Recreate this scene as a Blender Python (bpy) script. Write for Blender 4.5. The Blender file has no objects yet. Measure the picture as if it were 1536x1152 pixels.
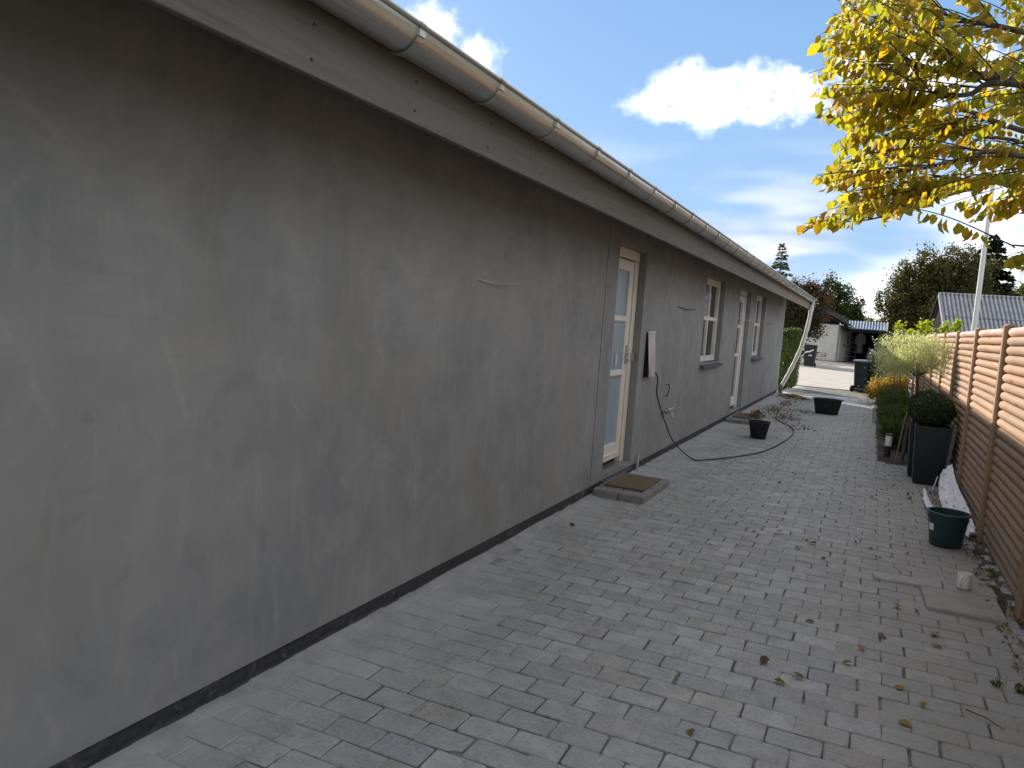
import bpy, math, random
import numpy as np
from mathutils import Vector, Matrix

random.seed(7); rng = np.random.default_rng(7)
sc = bpy.context.scene
COL = sc.collection
R_ = math.radians

# ------------------------------------------------------------------ camera
CAM_H, FPX = 1.6, 1156.33
PITCH, ROLL, YAW = R_(5.2004), R_(4.0558), R_(24.7779)
fwd = np.array([-math.sin(YAW)*math.cos(PITCH), math.cos(YAW)*math.cos(PITCH), -math.sin(PITCH)])
rgt = np.array([math.cos(YAW), math.sin(YAW), 0.0]); upv = np.cross(rgt, fwd)
cr, sr = math.cos(ROLL), math.sin(ROLL)
cx_, cy_ = cr*rgt + sr*upv, -sr*rgt + cr*upv
CAMR = np.array([cx_, cy_, fwd])
cam = bpy.data.cameras.new('camera'); cam_o = bpy.data.objects.new('camera', cam); COL.objects.link(cam_o)
cam.sensor_width = 36; cam.sensor_fit = 'HORIZONTAL'; cam.lens = FPX/1536*36
cam.clip_start = 0.05; cam.clip_end = 3000
M = Matrix.Identity(4)
for i in range(3):
    M[i][0] = cx_[i]; M[i][1] = cy_[i]; M[i][2] = -fwd[i]
M[2][3] = CAM_H
cam_o.matrix_world = M
sc.camera = cam_o
def ray(u, v): return CAMR.T @ np.array([(u-768)/FPX, -(v-576)/FPX, 1.0])
def atY(u, v, Y):
    d = ray(u, v); return d*(Y/d[1]) + np.array([0, 0, CAM_H])
def onX(u, v, X):
    d = ray(u, v); return d*(X/d[0]) + np.array([0, 0, CAM_H])
def ground(u, v, z=0.0):
    d = ray(u, v); return d*((z-CAM_H)/d[2]) + np.array([0, 0, CAM_H])
def pix(P):
    P = np.atleast_2d(P) - np.array([0, 0, CAM_H]); q = P @ CAMR.T
    return 768+FPX*q[:, 0]/q[:, 2], 576-FPX*q[:, 1]/q[:, 2], q[:, 2]

# ------------------------------------------------------------------ light
SUN_AZ, SUN_EL = R_(47.5), R_(25.4)          # azimuth counted from +Y towards -X
SUN_DIR = Vector((-math.sin(SUN_AZ)*math.cos(SUN_EL), math.cos(SUN_AZ)*math.cos(SUN_EL), math.sin(SUN_EL)))
sun = bpy.data.lights.new('sun', 'SUN'); sun.energy = 4.3; sun.angle = R_(0.53); sun.color = (1.0, .91, .79)
sun_o = bpy.data.objects.new('sun', sun); COL.objects.link(sun_o)
sun_o.rotation_euler = SUN_DIR.to_track_quat('Z', 'Y').to_euler(); sun_o.location = (-20, 20, 20)
sc.view_settings.view_transform = 'Standard'; sc.view_settings.look = 'None'
sc.view_settings.exposure = 1.03; sc.view_settings.gamma = 1; sc.view_settings.use_curve_mapping = False
sc.cycles.max_bounces = 5; sc.cycles.diffuse_bounces = 3; sc.cycles.glossy_bounces = 3; sc.cycles.transmission_bounces = 2; sc.cycles.transparent_max_bounces = 6

class NT:
    """tiny node-graph helper"""
    def __init__(s, tree): s.t = tree; s.n = tree.nodes; s.l = tree.links
    def node(s, typ, **kw):
        n = s.n.new(typ)
        for k, v in kw.items(): setattr(n, k, v)
        return n
    def put(s, sock, val):
        if isinstance(val, bpy.types.NodeSocket): s.l.new(val, sock)
        elif val is not None: sock.default_value = val
    def math(s, op, a, b=None, c=None, clamp=False):
        n = s.node('ShaderNodeMath', operation=op, use_clamp=clamp)
        s.put(n.inputs[0], a)
        if b is not None: s.put(n.inputs[1], b)
        if c is not None: s.put(n.inputs[2], c)
        return n.outputs[0]
    def vmul(s, v, k):
        n = s.node('ShaderNodeVectorMath', operation='MULTIPLY'); s.put(n.inputs[0], v); s.put(n.inputs[1], k); return n.outputs[0]
    def vadd(s, v, k):
        n = s.node('ShaderNodeVectorMath', operation='ADD'); s.put(n.inputs[0], v); s.put(n.inputs[1], k); return n.outputs[0]
    def noise(s, v, scale, detail=3, rough=.55, dist=0):
        n = s.node('ShaderNodeTexNoise'); s.put(n.inputs['Vector'], v); n.inputs['Scale'].default_value = scale
        n.inputs['Detail'].default_value = detail; n.inputs['Roughness'].default_value = rough; n.inputs['Distortion'].default_value = dist
        return n.outputs['Fac']
    def ramp(s, f, lo, hi, a=0.0, b=1.0, smooth=True):
        n = s.node('ShaderNodeMapRange', interpolation_type='SMOOTHSTEP' if smooth else 'LINEAR')
        s.put(n.inputs[0], f); s.put(n.inputs[1], lo); s.put(n.inputs[2], hi); s.put(n.inputs[3], a); s.put(n.inputs[4], b)
        return n.outputs[0]
    def mix(s, f, a, b, mode='MIX'):
        n = s.node('ShaderNodeMix', data_type='RGBA', blend_type=mode, clamp_factor=True)
        s.put(n.inputs[0], f)
        for sock, v in ((n.inputs[6], a), (n.inputs[7], b)):
            if isinstance(v, (tuple, list)) and len(v) == 3: v = (*v, 1)
            s.put(sock, v)
        return n.outputs[2]
    def sep(s, v):
        n = s.node('ShaderNodeSeparateXYZ'); s.put(n.inputs[0], v); return n.outputs
    def comb(s, x, y, z):
        n = s.node('ShaderNodeCombineXYZ'); s.put(n.inputs[0], x); s.put(n.inputs[1], y); s.put(n.inputs[2], z); return n.outputs[0]

# ------------------------------------------------------------------ sky
world = bpy.data.worlds.new('World'); sc.world = world; world.use_nodes = True
world.cycles.sampling_method = 'MANUAL'; world.cycles.sample_map_resolution = 512
w = NT(world.node_tree); w.n.clear()
out = w.node('ShaderNodeOutputWorld'); bg = w.node('ShaderNodeBackground'); bg.inputs[1].default_value = 0.13
sky = w.node('ShaderNodeTexSky', sky_type='NISHITA', sun_disc=False)
sky.sun_elevation = SUN_EL; sky.sun_rotation = -SUN_AZ; sky.altitude = 10; sky.air_density = 1.0; sky.dust_density = .5; sky.ozone_density = 2.0
dirv = w.node('ShaderNodeTexCoord').outputs['Generated']
dx, dy, dz = w.sep(dirv)
az = w.math('ARCTAN2', dx, dy); el = w.math('ARCSINE', dz)
ang = w.comb(az, el, 0.0)
fb = w.noise(ang, 26, 4, .58); fb2 = w.noise(ang, 75, 2, .6); fb3 = w.noise(w.vmul(ang, (1, 1.6, 1)), 9, 2, .55)
warp = w.math('ADD', w.math('MULTIPLY', w.math('SUBTRACT', fb, .5), 2.6), w.math('ADD', w.math('MULTIPLY', w.math('SUBTRACT', fb2, .5), .7), w.math('MULTIPLY', w.math('SUBTRACT', fb3, .5), 1.4)))
wk = w.math('MULTIPLY', warp, .5)
def blob(a_deg, e_deg, ra, re):
    a = w.math('MULTIPLY_ADD', az, 1/R_(ra), -a_deg/ra); e = w.math('MULTIPLY_ADD', el, 1/R_(re), -e_deg/re)
    return w.math('SUBTRACT', wk, w.math('SQRT', w.math('MULTIPLY_ADD', a, a, w.math('MULTIPLY', e, e))))
dens = None
for b in [(-12.9, 15.9, 5.0, 2.6), (-8.0, 16.0, 4.6, 2.3), (-15.2, 15.3, 3.6, 1.7), (1.0, 16.4, 6.5, 3.0), (-33.0, 18.6, 3.4, 2.6), (-29.0, 17.0, 2.2, 2.2)]:
    k = blob(*b)
    dens = k if dens is None else w.math('MAXIMUM', dens, k)
# unseen cumulus added over the rest of the dome to brighten the shade
den = w.math('ADD', w.math('MAXIMUM', dz, 0.0), .30)
field = w.noise(w.comb(w.math('DIVIDE', dx, den), w.math('DIVIDE', dy, den), 2.0), 1.55, 3, .55)
away = w.ramp(w.math('ADD', w.math('MULTIPLY', dx, -.34), w.math('ADD', w.math('MULTIPLY', dy, .87), w.math('MULTIPLY', dz, .36))), .93, .80)
fd = w.math('MULTIPLY', w.math('SUBTRACT', field, .445), 9.0)
fd = w.math('SUBTRACT', w.math('MULTIPLY', w.math('ADD', fd, 1.2), away), 1.0)
dens = w.math('ADD', w.math('MAXIMUM', dens, fd), 1.0)
cum = w.ramp(dens, .02, .80)
# thin layered cloud towards the horizon
lay = w.noise(w.comb(w.math('MULTIPLY', az, 3.2), w.math('MULTIPLY', el, 13.0), 4.0), 1.6, 2, .55)
lay2 = w.noise(w.comb(w.math('MULTIPLY', az, 5.0), w.math('MULTIPLY', el, 22.0), 9.0), 1.3, 2, .6)
band = w.math('MULTIPLY', w.ramp(el, R_(15), R_(5), 0, 1), w.ramp(lay, .40, .62))
band = w.math('MULTIPLY', band, w.ramp(lay2, .15, .6, .55, 1))
band = w.math('MAXIMUM', band, w.math('MULTIPLY', w.ramp(el, R_(7), R_(0), 0, .45), 1.0))
shade = w.ramp(w.math('ADD', w.math('MULTIPLY', dens, .75), w.math('MULTIPLY', w.math('SUBTRACT', fb2, .5), 1.9)), .34, 1.20)
grad = w.mix(w.ramp(el, R_(0), R_(50)), (1.42, 2.30, 3.55), (.55, 1.38, 2.95))
skyt = w.mix(.80, w.mix(1.0, sky.outputs[0], (.46, .52, .60), 'MULTIPLY'), grad)
ccol = w.mix(shade, (7.6, 7.6, 7.55), (2.9, 3.05, 3.4))
bcol = w.mix(w.ramp(lay2, .35, .7), (2.1, 2.55, 3.3), (4.6, 4.6, 4.7))
col = w.mix(w.math('MULTIPLY', band, .85), skyt, bcol)
col = w.mix(w.math('MULTIPLY', cum, .97), col, ccol)
w.l.new(col, bg.inputs[0]); w.l.new(bg.outputs[0], out.inputs[0])

# ------------------------------------------------------------------ material helpers
MATS = {}
def material(name, fn, disp=False):
    if name in MATS: return MATS[name]
    m = bpy.data.materials.new(name); m.use_nodes = True
    g = NT(m.node_tree); g.n.clear()
    o = g.node('ShaderNodeOutputMaterial'); p = g.node('ShaderNodeBsdfPrincipled')
    g.l.new(p.outputs[0], o.inputs[0]); g.out = o; g.p = p
    g.pos = g.node('ShaderNodeNewGeometry').outputs['Position']
    g.obj = g.node('ShaderNodeTexCoord').outputs['Object']
    fn(g, p); MATS[name] = m
    return m
def bump(g, h, strength=.3, dist=.01):
    b = g.node('ShaderNodeBump'); b.inputs['Strength'].default_value = strength; b.inputs['Distance'].default_value = dist
    g.put(b.inputs['Height'], h); g.put(g.p.inputs['Normal'], b.outputs[0]); return b
def isl(g):
    a = g.node('ShaderNodeNewGeometry').outputs['Random Per Island']; b = g.node('ShaderNodeObjectInfo').outputs['Random']
    return g.math('FRACT', g.math('ADD', a, g.math('MULTIPLY', b, 7.31)))
def plain(name, c, rough=.6, metal=0, var=.25, scale=8, bumpk=.1, c2=None, stretch=(1, 1, 1), coord='obj', bscale=None, spec=.5):
    def fn(g, p):
        v = g.vmul(getattr(g, coord), stretch)
        n = g.noise(v, scale, 5, .6)
        a = c; b = c2 if c2 else tuple(x*(1-var*1.6) for x in c)
        g.put(p.inputs['Base Color'], g.mix(g.ramp(n, .3, .7), a, b))
        p.inputs['Metallic'].default_value = metal; p.inputs['Specular IOR Level'].default_value = spec
        g.put(p.inputs['Roughness'], g.ramp(n, .2, .8, max(.02, rough-.08), min(1, rough+.1)))
        if bumpk: bump(g, g.noise(v, bscale or scale*4, 4, .6), bumpk, .006)
    return material(name, fn)
def leafmat(name, cols, trans=.45, rough=.5, spec=.3, tcol=1.3, blotch=.12):
    """cols: list of colours spread by island random"""
    def fn(g, p):
        r = isl(g)
        cr_ = g.node('ShaderNodeValToRGB'); el_ = cr_.color_ramp.elements
        el_[0].color = (*cols[0], 1); el_[0].position = 0
        el_[1].color = (*cols[-1], 1); el_[1].position = 1
        for i, c in enumerate(cols[1:-1]):
            e = el_.new((i+1)/(len(cols)-1)); e.color = (*c, 1)
        g.l.new(r, cr_.inputs[0])
        base = cr_.outputs[0]
        nn = g.noise(g.obj, 30, 3, .6)
        base = g.mix(g.ramp(nn, .35, .75, 0, blotch), base, (.25, .16, .04))
        g.l.new(base, p.inputs['Base Color']); p.inputs['Roughness'].default_value = rough; p.inputs['Specular IOR Level'].default_value = spec
        t = g.node('ShaderNodeBsdfTranslucent')
        tc = g.node('ShaderNodeVectorMath', operation='MULTIPLY'); g.l.new(base, tc.inputs[0]); tc.inputs[1].default_value = (tcol, tcol, tcol*.6)
        g.l.new(tc.outputs[0], t.inputs[0])
        m = g.node('ShaderNodeMixShader'); m.inputs[0].default_value = trans
        g.l.new(p.outputs[0], m.inputs[1]); g.l.new(t.outputs[0], m.inputs[2]); g.l.new(m.outputs[0], g.out.inputs[0])
    return material(name, fn)

# stucco -----------------------------------------------------------
def stucco(g, p):
    pos = g.pos; x, y, z = g.sep(pos)
    yz = g.comb(0.0, y, z)
    n1 = g.noise(yz, .8, 3, .6, .4)
    n2 = g.noise(g.vmul(yz, (1, 2.4, .8)), 1.5, 3, .6, .7)          # soft vertical trowel strokes
    n3 = g.noise(yz, 3.4, 4, .62, .8)                                # cloudy mottling
    n4 = g.noise(g.vmul(yz, (1, 6.0, 1.0)), 2.2, 3, .6, .5)          # thin streaks
    base = g.mix(g.ramp(n1, .32, .68), (.208, .220, .226), (.268, .277, .277))
    base = g.mix(g.ramp(n2, .42, .78, 0, .42), base, (.325, .330, .324))
    base = g.mix(g.ramp(n3, .46, .74, 0, .38), base, (.350, .354, .348))
    base = g.mix(g.ramp(n3, .48, .24, 0, .42), base, (.157, .166, .169))
    base = g.mix(g.ramp(n4, .52, .76, 0, .36), base, (.35, .347, .33))
    base = g.mix(g.ramp(g.noise(yz, 1.1, 1), .5, .72, 0, .26), base, (.245, .232, .197))
    # the old brickwork telegraphing through the fresh coat
    br = g.node('ShaderNodeTexBrick'); g.l.new(g.vadd(g.comb(y, z, 0.0), g.comb(g.math('MULTIPLY', n3, .06), g.math('MULTIPLY', n1, .05), 0.0)), br.inputs['Vector'])
    br.inputs['Scale'].default_value = 1.0; br.inputs['Brick Width'].default_value = .24; br.inputs['Row Height'].default_value = .0667; br.inputs['Mortar Size'].default_value = .012; br.inputs['Mortar Smooth'].default_value = 1.0
    br.inputs['Color1'].default_value = (0, 0, 0, 1); br.inputs['Color2'].default_value = (1, 1, 1, 1); br.inputs['Mortar'].default_value = (.2, .2, .2, 1)
    base = g.mix(g.math('MULTIPLY', g.math('MULTIPLY', br.outputs['Color'], g.math('MULTIPLY', g.ramp(g.noise(yz, 1.3, 2), .40, .60), g.math('MULTIPLY', g.ramp(z, 1.05, 1.45), g.ramp(z, 2.3, 1.85)))), .27), base, (.36, .355, .335))
    # faint arcs left by the trowel
    wv = g.node('ShaderNodeTexWave', wave_type='RINGS', rings_direction='X'); wv.inputs['Scale'].default_value = .55; wv.inputs['Distortion'].default_value = 9
    wv.inputs['Detail'].default_value = 2; wv.inputs['Detail Scale'].default_value = .6
    g.l.new(yz, wv.inputs['Vector'])
    scr = g.math('MULTIPLY', g.ramp(wv.outputs['Fac'], .985, 1.0), g.ramp(n3, .46, .62))
    base = g.mix(g.math('MULTIPLY', scr, .20), base, (.40, .40, .39))
    fine = g.noise(pos, 260, 1, .6)
    base = g.mix(g.ramp(fine, .35, .7, 0, .16), base, (.115, .117, .115))
    g.l.new(base, p.inputs['Base Color']); g.put(p.inputs['Roughness'], g.ramp(n3, .3, .8, .78, .62)); p.inputs['Specular IOR Level'].default_value = .35
    hh = g.math('ADD', g.math('MULTIPLY', fine, .08), g.math('ADD', g.math('MULTIPLY', n2, 1.4), g.math('MULTIPLY', n3, .8)))
    bump(g, hh, .45, .007)
M_STUCCO = material('stucco', stucco)
def plinthm(g, p):
    x, y, z = g.sep(g.pos); v = g.comb(0.0, y, g.math('MULTIPLY', z, 1.5))
    n = g.noise(v, 5, 5, .65, 1.0); n2 = g.noise(v, 26, 4, .7, .5)
    c = g.mix(g.ramp(n2, .3, .7), (.020, .023, .028), (.045, .048, .052))
    c = g.mix(g.math('MULTIPLY', g.ramp(n, .56, .70), .8), c, (.20, .20, .19))
    c = g.mix(g.math('MULTIPLY', g.ramp(n2, .66, .72), g.ramp(n, .45, .6)), c, (.4, .4, .38))
    c = g.mix(g.math('MULTIPLY', g.ramp(g.math('ADD', z, g.math('MULTIPLY', n, .05)), .045, .012), .8), c, (.17, .17, .165))
    g.l.new(c, p.inputs['Base Color']); p.inputs['Roughness'].default_value = .75; bump(g, n2, .5, .006)
M_PLINTH = material('bitumen_plinth', plinthm)
def paverm(g, p):
    r = isl(g); x, y, z = g.sep(g.pos)
    c = g.mix(r, (.315, .325, .33), (.425, .432, .43))
    r2 = g.math('FRACT', g.math('MULTIPLY', r, 13.7)); r3 = g.math('FRACT', g.math('MULTIPLY', r, 37.9))
    c = g.mix(g.ramp(r2, .55, 1.0, 0, .5), c, (.305, .325, .355))
    c = g.mix(g.ramp(r3, .6, 1.0, 0, .45), c, (.35, .325, .285))
    big = g.noise(g.pos, .8, 3, .6); c = g.mix(g.ramp(big, .45, .70, 0, .45), c, (.265, .29, .245))
    med = g.noise(g.pos, 9, 4, .65); c = g.mix(g.ramp(med, .35, .7, 0, .45), c, (.205, .206, .20))
    sp = g.noise(g.pos, 58, 4, .8); c = g.mix(g.ramp(sp, .57, .68, 0, .65), c, (.52, .52, .505)); c = g.mix(g.ramp(sp, .44, .32, 0, .8), c, (.12, .12, .115))
    sp2 = g.noise(g.pos, 21, 3, .7); c = g.mix(g.ramp(sp2, .62, .72, 0, .6), c, (.45, .45, .43))
    # cement dust spilled along the house wall
    dn = g.noise(g.pos, 1.7, 5, .6, .8)
    dust = g.ramp(g.math('ADD', x, g.math('MULTIPLY', dn, -1.5)), -2.35, -2.95, 0, .85)
    c = g.mix(dust, c, (.43, .437, .44))
    c = g.mix(g.ramp(x, -.5, .7, 0, .55), c, (.262, .238, .203))
    g.l.new(c, p.inputs['Base Color']); g.put(p.inputs['Roughness'], g.ramp(med, .3, .7, .72, .9)); p.inputs['Specular IOR Level'].default_value = .3
    bump(g, g.math('ADD', g.math('MULTIPLY', sp, .8), med), .8, .008)
M_PAVER = material('concrete_paver', paverm)
def bedm(g, p):
    x, y, z = g.sep(g.pos)
    n = g.noise(g.pos, 14, 5, .7); n2 = g.noise(g.pos, 2.2, 4, .6)
    c = g.mix(g.ramp(n, .3, .7), (.055, .052, .045), (.15, .145, .13))
    c = g.mix(g.ramp(n2, .52, .7, 0, .65), c, (.06, .072, .035)); c = g.mix(g.ramp(g.noise(g.pos, 4.5, 3), .50, .62, 0, .8), c, (.19, .187, .175))
    dust = g.ramp(g.math('ADD', x, g.math('MULTIPLY', n2, -1.6)), -2.3, -2.95, 0, .95)
    c = g.mix(dust, c, (.38, .385, .385))
    g.l.new(c, p.inputs['Base Color']); p.inputs['Roughness'].default_value = .95
    bump(g, n, .8, .02)
M_BED = material('joint_sand', bedm)
def fencem(g, p):
    r = isl(g)
    v = g.vmul(g.obj, (9, 1.0, 9)); v = g.vadd(v, g.comb(g.math('MULTIPLY', r, 31), g.math('MULTIPLY', r, 17), 0.0))
    n = g.noise(v, 2.4, 5, .6, .6); n2 = g.noise(v, 9, 4, .65)
    c = g.mix(g.ramp(n, .3, .72), (.385, .235, .145), (.28, .165, .10))
    c = g.mix(g.math('MULTIPLY', r, .45), c, (.35, .255, .185)); c = g.mix(g.ramp(n2, .55, .8, 0, .4), c, (.22, .135, .09))
    rr = g.math('FRACT', g.math('MULTIPLY', r, 5.3))
    c = g.mix(g.ramp(rr, .35, 1.0, 0, .55), c, (.255, .185, .135)); c = g.mix(g.ramp(rr, .3, .0, 0, .4), c, (.36, .20, .115))
    kn = g.node('ShaderNodeTexVoronoi'); g.l.new(g.vadd(g.vmul(g.pos, (9, 1.6, 9)), g.comb(0.0, g.math('MULTIPLY', r, 7), 0.0)), kn.inputs['Vector']); kn.inputs['Scale'].default_value = 1.0
    c = g.mix(g.ramp(kn.outputs['Distance'], .16, .05, 0, .7), c, (.10, .055, .032))
    z_ = g.sep(g.pos)[2]; c = g.mix(g.math('MULTIPLY', g.ramp(g.math('ADD', z_, g.math('MULTIPLY', n, .5)), .75, .30, 0, .55), g.ramp(g.noise(g.pos, 2.2, 3), .35, .6)), c, (.15, .145, .105))
    g.l.new(c, p.inputs['Base Color']); p.inputs['Roughness'].default_value = .78; p.inputs['Specular IOR Level'].default_value = .25; bump(g, n2, .35, .004)
M_LOG = material('fence_log_wood', fencem)
M_LOGTOP = plain('fence_cap_wood', (.50, .31, .25), .75, c2=(.38, .22, .175), scale=3, stretch=(8, 1, 8), bumpk=.2)
M_POST = plain('fence_post_wood', (.33, .215, .13), .8, c2=(.225, .145, .09), scale=4, stretch=(8, 8, 1), bumpk=.3)
def gutterm(g, p):
    x, y, z = g.sep(g.pos)
    n = g.noise(g.comb(g.math('MULTIPLY', x, 30), g.math('MULTIPLY', y, .9), g.math('MULTIPLY', z, 30)), 1.3, 5, .6, .5)
    n2 = g.noise(g.pos, 45, 4, .6); n3 = g.noise(g.pos, 1.2, 3)
    c = g.mix(g.ramp(n, .3, .7), (.40, .40, .395), (.55, .55, .54)); c = g.mix(g.ramp(n2, .5, .75, 0, .35), c, (.36, .33, .28)); c = g.mix(g.ramp(n3, .5, .7, 0, .22), c, (.40, .355, .29))
    g.l.new(c, p.inputs['Base Color']); p.inputs['Metallic'].default_value = .9
    g.put(p.inputs['Roughness'], g.ramp(n, .2, .8, .26, .44)); bump(g, n, .14, .004)
M_GUTTER = material('weathered_zinc', gutterm)
def fasciam(g, p):
    v = g.vmul(g.pos, (10, .55, 14)); n = g.noise(v, 2.5, 6, .62, .7); n2 = g.noise(g.pos, .9, 3)
    c = g.mix(g.ramp(n, .3, .72), (.165, .157, .147), (.108, .103, .097)); c = g.mix(g.ramp(n2, .4, .7, 0, .4), c, (.15, .146, .14))
    y = g.sep(g.pos)[1]; c = g.mix(g.ramp(y, 9, 19, 0, .5), c, (.40, .34, .26))
    g.l.new(c, p.inputs['Base Color']); p.inputs['Roughness'].default_value = .8; bump(g, n, .4, .004)
M_FASCIA = material('weathered_fascia', fasciam)
M_WHITE = plain('cream_paint', (.76, .715, .635), .45, c2=(.69, .645, .56), scale=3, bumpk=.05)
M_WHITE2 = plain('white_paint', (.80, .78, .74), .4, c2=(.70, .68, .64), scale=3, bumpk=.05)
M_ROOF = plain('dark_roofing', (.06, .06, .065), .85, scale=12)
M_SLATE = plain('slate_sill', (.085, .105, .14), .55, c2=(.05, .062, .085), scale=14, bumpk=.3)
M_ALU = plain('grey_metal_threshold', (.42, .46, .52), .4, metal=.6, scale=9, bumpk=.05)
M_STEEL = plain('brushed_steel', (.55, .55, .54), .32, metal=1, scale=20, bumpk=.03)
M_DARKMETAL = plain('dark_metal', (.03, .03, .03), .5, metal=.2, scale=20, bumpk=.05)
M_RUBBER = plain('black_rubber', (.018, .018, .018), .6, scale=30, bumpk=.1)
M_CURT = plain('pale_blue_curtain', (.40, .55, .66), .9, c2=(.33, .47, .58), scale=2, stretch=(1, 6, .2), bumpk=0)
M_FROST = plain('frosted_blue_pane', (.30, .40, .475), .38, c2=(.255, .35, .425), scale=1.2, stretch=(1, 3, .3), bumpk=0, spec=.35)
M_ROOM = plain('room_wall', (.32, .30, .28), .9, scale=3, bumpk=0)
M_BLACKPL = plain('black_plastic', (.014, .019, .019), .55, c2=(.028, .034, .034), scale=9, bumpk=.12, spec=.22)
M_TEALPL = plain('dark_teal_plastic', (.012, .042, .050), .42, c2=(.02, .058, .066), scale=7, bumpk=.08)
M_CER = plain('white_ceramic', (.80, .77, .75), .25, var=.04, scale=6, bumpk=0)
M_PLANTER = plain('dark_planter', (.012, .019, .022), .42, c2=(.019, .027, .030), scale=5, bumpk=.06, spec=.22)
M_PAPER = plain('white_sheeting', (.72, .70, .72), .6, c2=(.62, .60, .63), scale=6, bumpk=.15)
M_SOIL = plain('soil', (.060, .045, .032), .95, c2=(.03, .024, .018), scale=18, bumpk=.8, bscale=40, coord='pos')
M_BARK = plain('grey_bark', (.135, .115, .10), .9, c2=(.06, .05, .043), scale=22, stretch=(1, 1, .35), bumpk=.7, bscale=40)
M_DBARK = plain('dark_bark', (.055, .042, .033), .9, c2=(.03, .024, .02), scale=25, bumpk=.5)
M_COIR = plain('coir_mat', (.165, .125, .075), .98, c2=(.105, .08, .048), scale=60, bumpk=.9, bscale=180)
M_BROWNMAT = plain('brown_mat', (.14, .095, .075), .95, c2=(.09, .06, .05), scale=40, bumpk=.6)
M_STONE = plain('step_stone', (.26, .258, .25), .88, c2=(.18, .178, .172), scale=16, bumpk=.6, bscale=70, coord='pos')
M_SHED = plain('white_clapboard', (.70, .68, .62), .6, c2=(.58, .56, .50), scale=2, bumpk=.05)
M_SHEDDARK = plain('black_boards', (.018, .018, .020), .9, scale=6, bumpk=.1, spec=.08)
M_BLUEROOF = plain('blue_grey_sheet', (.17, .23, .34), .5, c2=(.11, .16, .25), scale=2, bumpk=.05)
M_ETERNIT = plain('fibre_cement_sheet', (.36, .37, .40), .75, c2=(.20, .21, .23), scale=5, bumpk=.2)
def eterm(g, p):
    x = g.sep(g.obj)[0]; n = g.noise(g.obj, 4, 5, .6)
    wv = g.math('COSINE', g.math('MULTIPLY', x, 2*math.pi/.17))
    c = g.mix(g.ramp(n, .3, .7), (.40, .41, .44), (.27, .28, .31)); c = g.mix(g.ramp(wv, .3, -.7, 0, .8), c, (.075, .08, .09))  # valley shade painted into the colour so the corrugation shows
    g.l.new(c, p.inputs['Base Color']); p.inputs['Roughness'].default_value = .8
M_ETERNIT = material('shaded_valley_fibre_cement', eterm)
M_POLE = plain('white_flagpole', (.80, .80, .79), .3, var=.04, scale=4, bumpk=0)
M_BIN = plain('dark_grey_bin', (.016, .019, .022), .5, c2=(.026, .03, .033), scale=5, bumpk=.05, spec=.22)
M_BINLID = plain('grey_bin_lid', (.15, .16, .18), .38, scale=5, bumpk=.05)
M_HOSE = plain('white_hose', (.82, .81, .77), .5, c2=(.74, .72, .67), scale=6, bumpk=.1)
M_GREYPIPE = plain('grey_pipe', (.16, .16, .155), .6, scale=8, bumpk=.05)
M_PANEL = plain('pale_grey_panel', (.50, .48, .50), .45, scale=4, bumpk=.02)
M_BOXDARK = plain('dark_box_inside', (.02, .02, .022), .8, scale=10, bumpk=0)
M_OPAL = plain('opal_white', (.82, .82, .80), .35, var=.03, scale=4, bumpk=0)
M_CLOTH = plain('white_cloth', (.62, .60, .55), .9, scale=5, bumpk=.3)
def roadm(g, p):
    n = g.noise(g.pos, 1.1, 4, .6); n2 = g.noise(g.pos, 70, 3, .7)
    c = g.mix(g.ramp(n, .3, .7), (.30, .285, .26), (.36, .34, .31)); c = g.mix(g.ramp(n2, .5, .8, 0, .4), c, (.18, .17, .155))
    g.l.new(c, p.inputs['Base Color']); p.inputs['Roughness'].default_value = .9; bump(g, n2, .4, .006)
M_ROAD = material('pale_road', roadm)
M_ASPH = plain('old_asphalt', (.115, .11, .10), .92, c2=(.075, .072, .066), scale=3, bumpk=.4, bscale=90, coord='pos')
M_GRASS = plain('lawn', (.055, .085, .028), .95, c2=(.085, .095, .04), scale=1.5, bumpk=.8, bscale=30, coord='pos')
M_KERB = plain('kerb_stone', (.36, .35, .33), .85, scale=8, bumpk=.3, coord='pos')
def glassm(g, p):
    tr = g.node('ShaderNodeBsdfTransparent'); tr.inputs[0].default_value = (.86, .90, .92, 1)
    gl = g.node('ShaderNodeBsdfGlossy'); gl.inputs['Roughness'].default_value = .015; gl.inputs[0].default_value = (1, 1, 1, 1)
    fr = g.node('ShaderNodeFresnel'); fr.inputs[0].default_value = 1.52
    f = g.math('ADD', g.math('MULTIPLY', fr.outputs[0], 1.6), .02, clamp=True)
    m = g.node('ShaderNodeMixShader'); g.l.new(f, m.inputs[0]); g.l.new(tr.outputs[0], m.inputs[1]); g.l.new(gl.outputs[0], m.inputs[2])
    g.l.new(m.outputs[0], g.out.inputs[0])
M_GLASS = material('window_glass', glassm)

L_YEL = leafmat('autumn_yellow_leaf', [(.19, .23, .02), (.27, .29, .02), (.42, .34, .022), (.52, .35, .022), (.24, .27, .022), (.48, .27, .025), (.34, .32, .02), (.17, .20, .03), (.36, .18, .035)], .64, .45, .35, 1.5, .3)
L_WIL = leafmat('cream_willow_leaf', [(.52, .57, .30), (.70, .71, .48), (.82, .81, .62), (.40, .47, .22), (.64, .66, .42)], .5, .55, .3, 1.1, 0.0)
L_BOX = leafmat('boxwood_leaf', [(.020, .045, .014), (.035, .070, .022), (.052, .090, .030)], .22, .35, .5, 1.0)
L_HEDGE = leafmat('hedge_leaf', [(.035, .075, .014), (.06, .115, .022), (.095, .155, .03)], .35, .45, .4, 1.1)
L_GREEN = leafmat('green_perennial_leaf', [(.045, .085, .02), (.075, .13, .03), (.11, .16, .045)], .4, .5, .3, 1.1)
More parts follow.
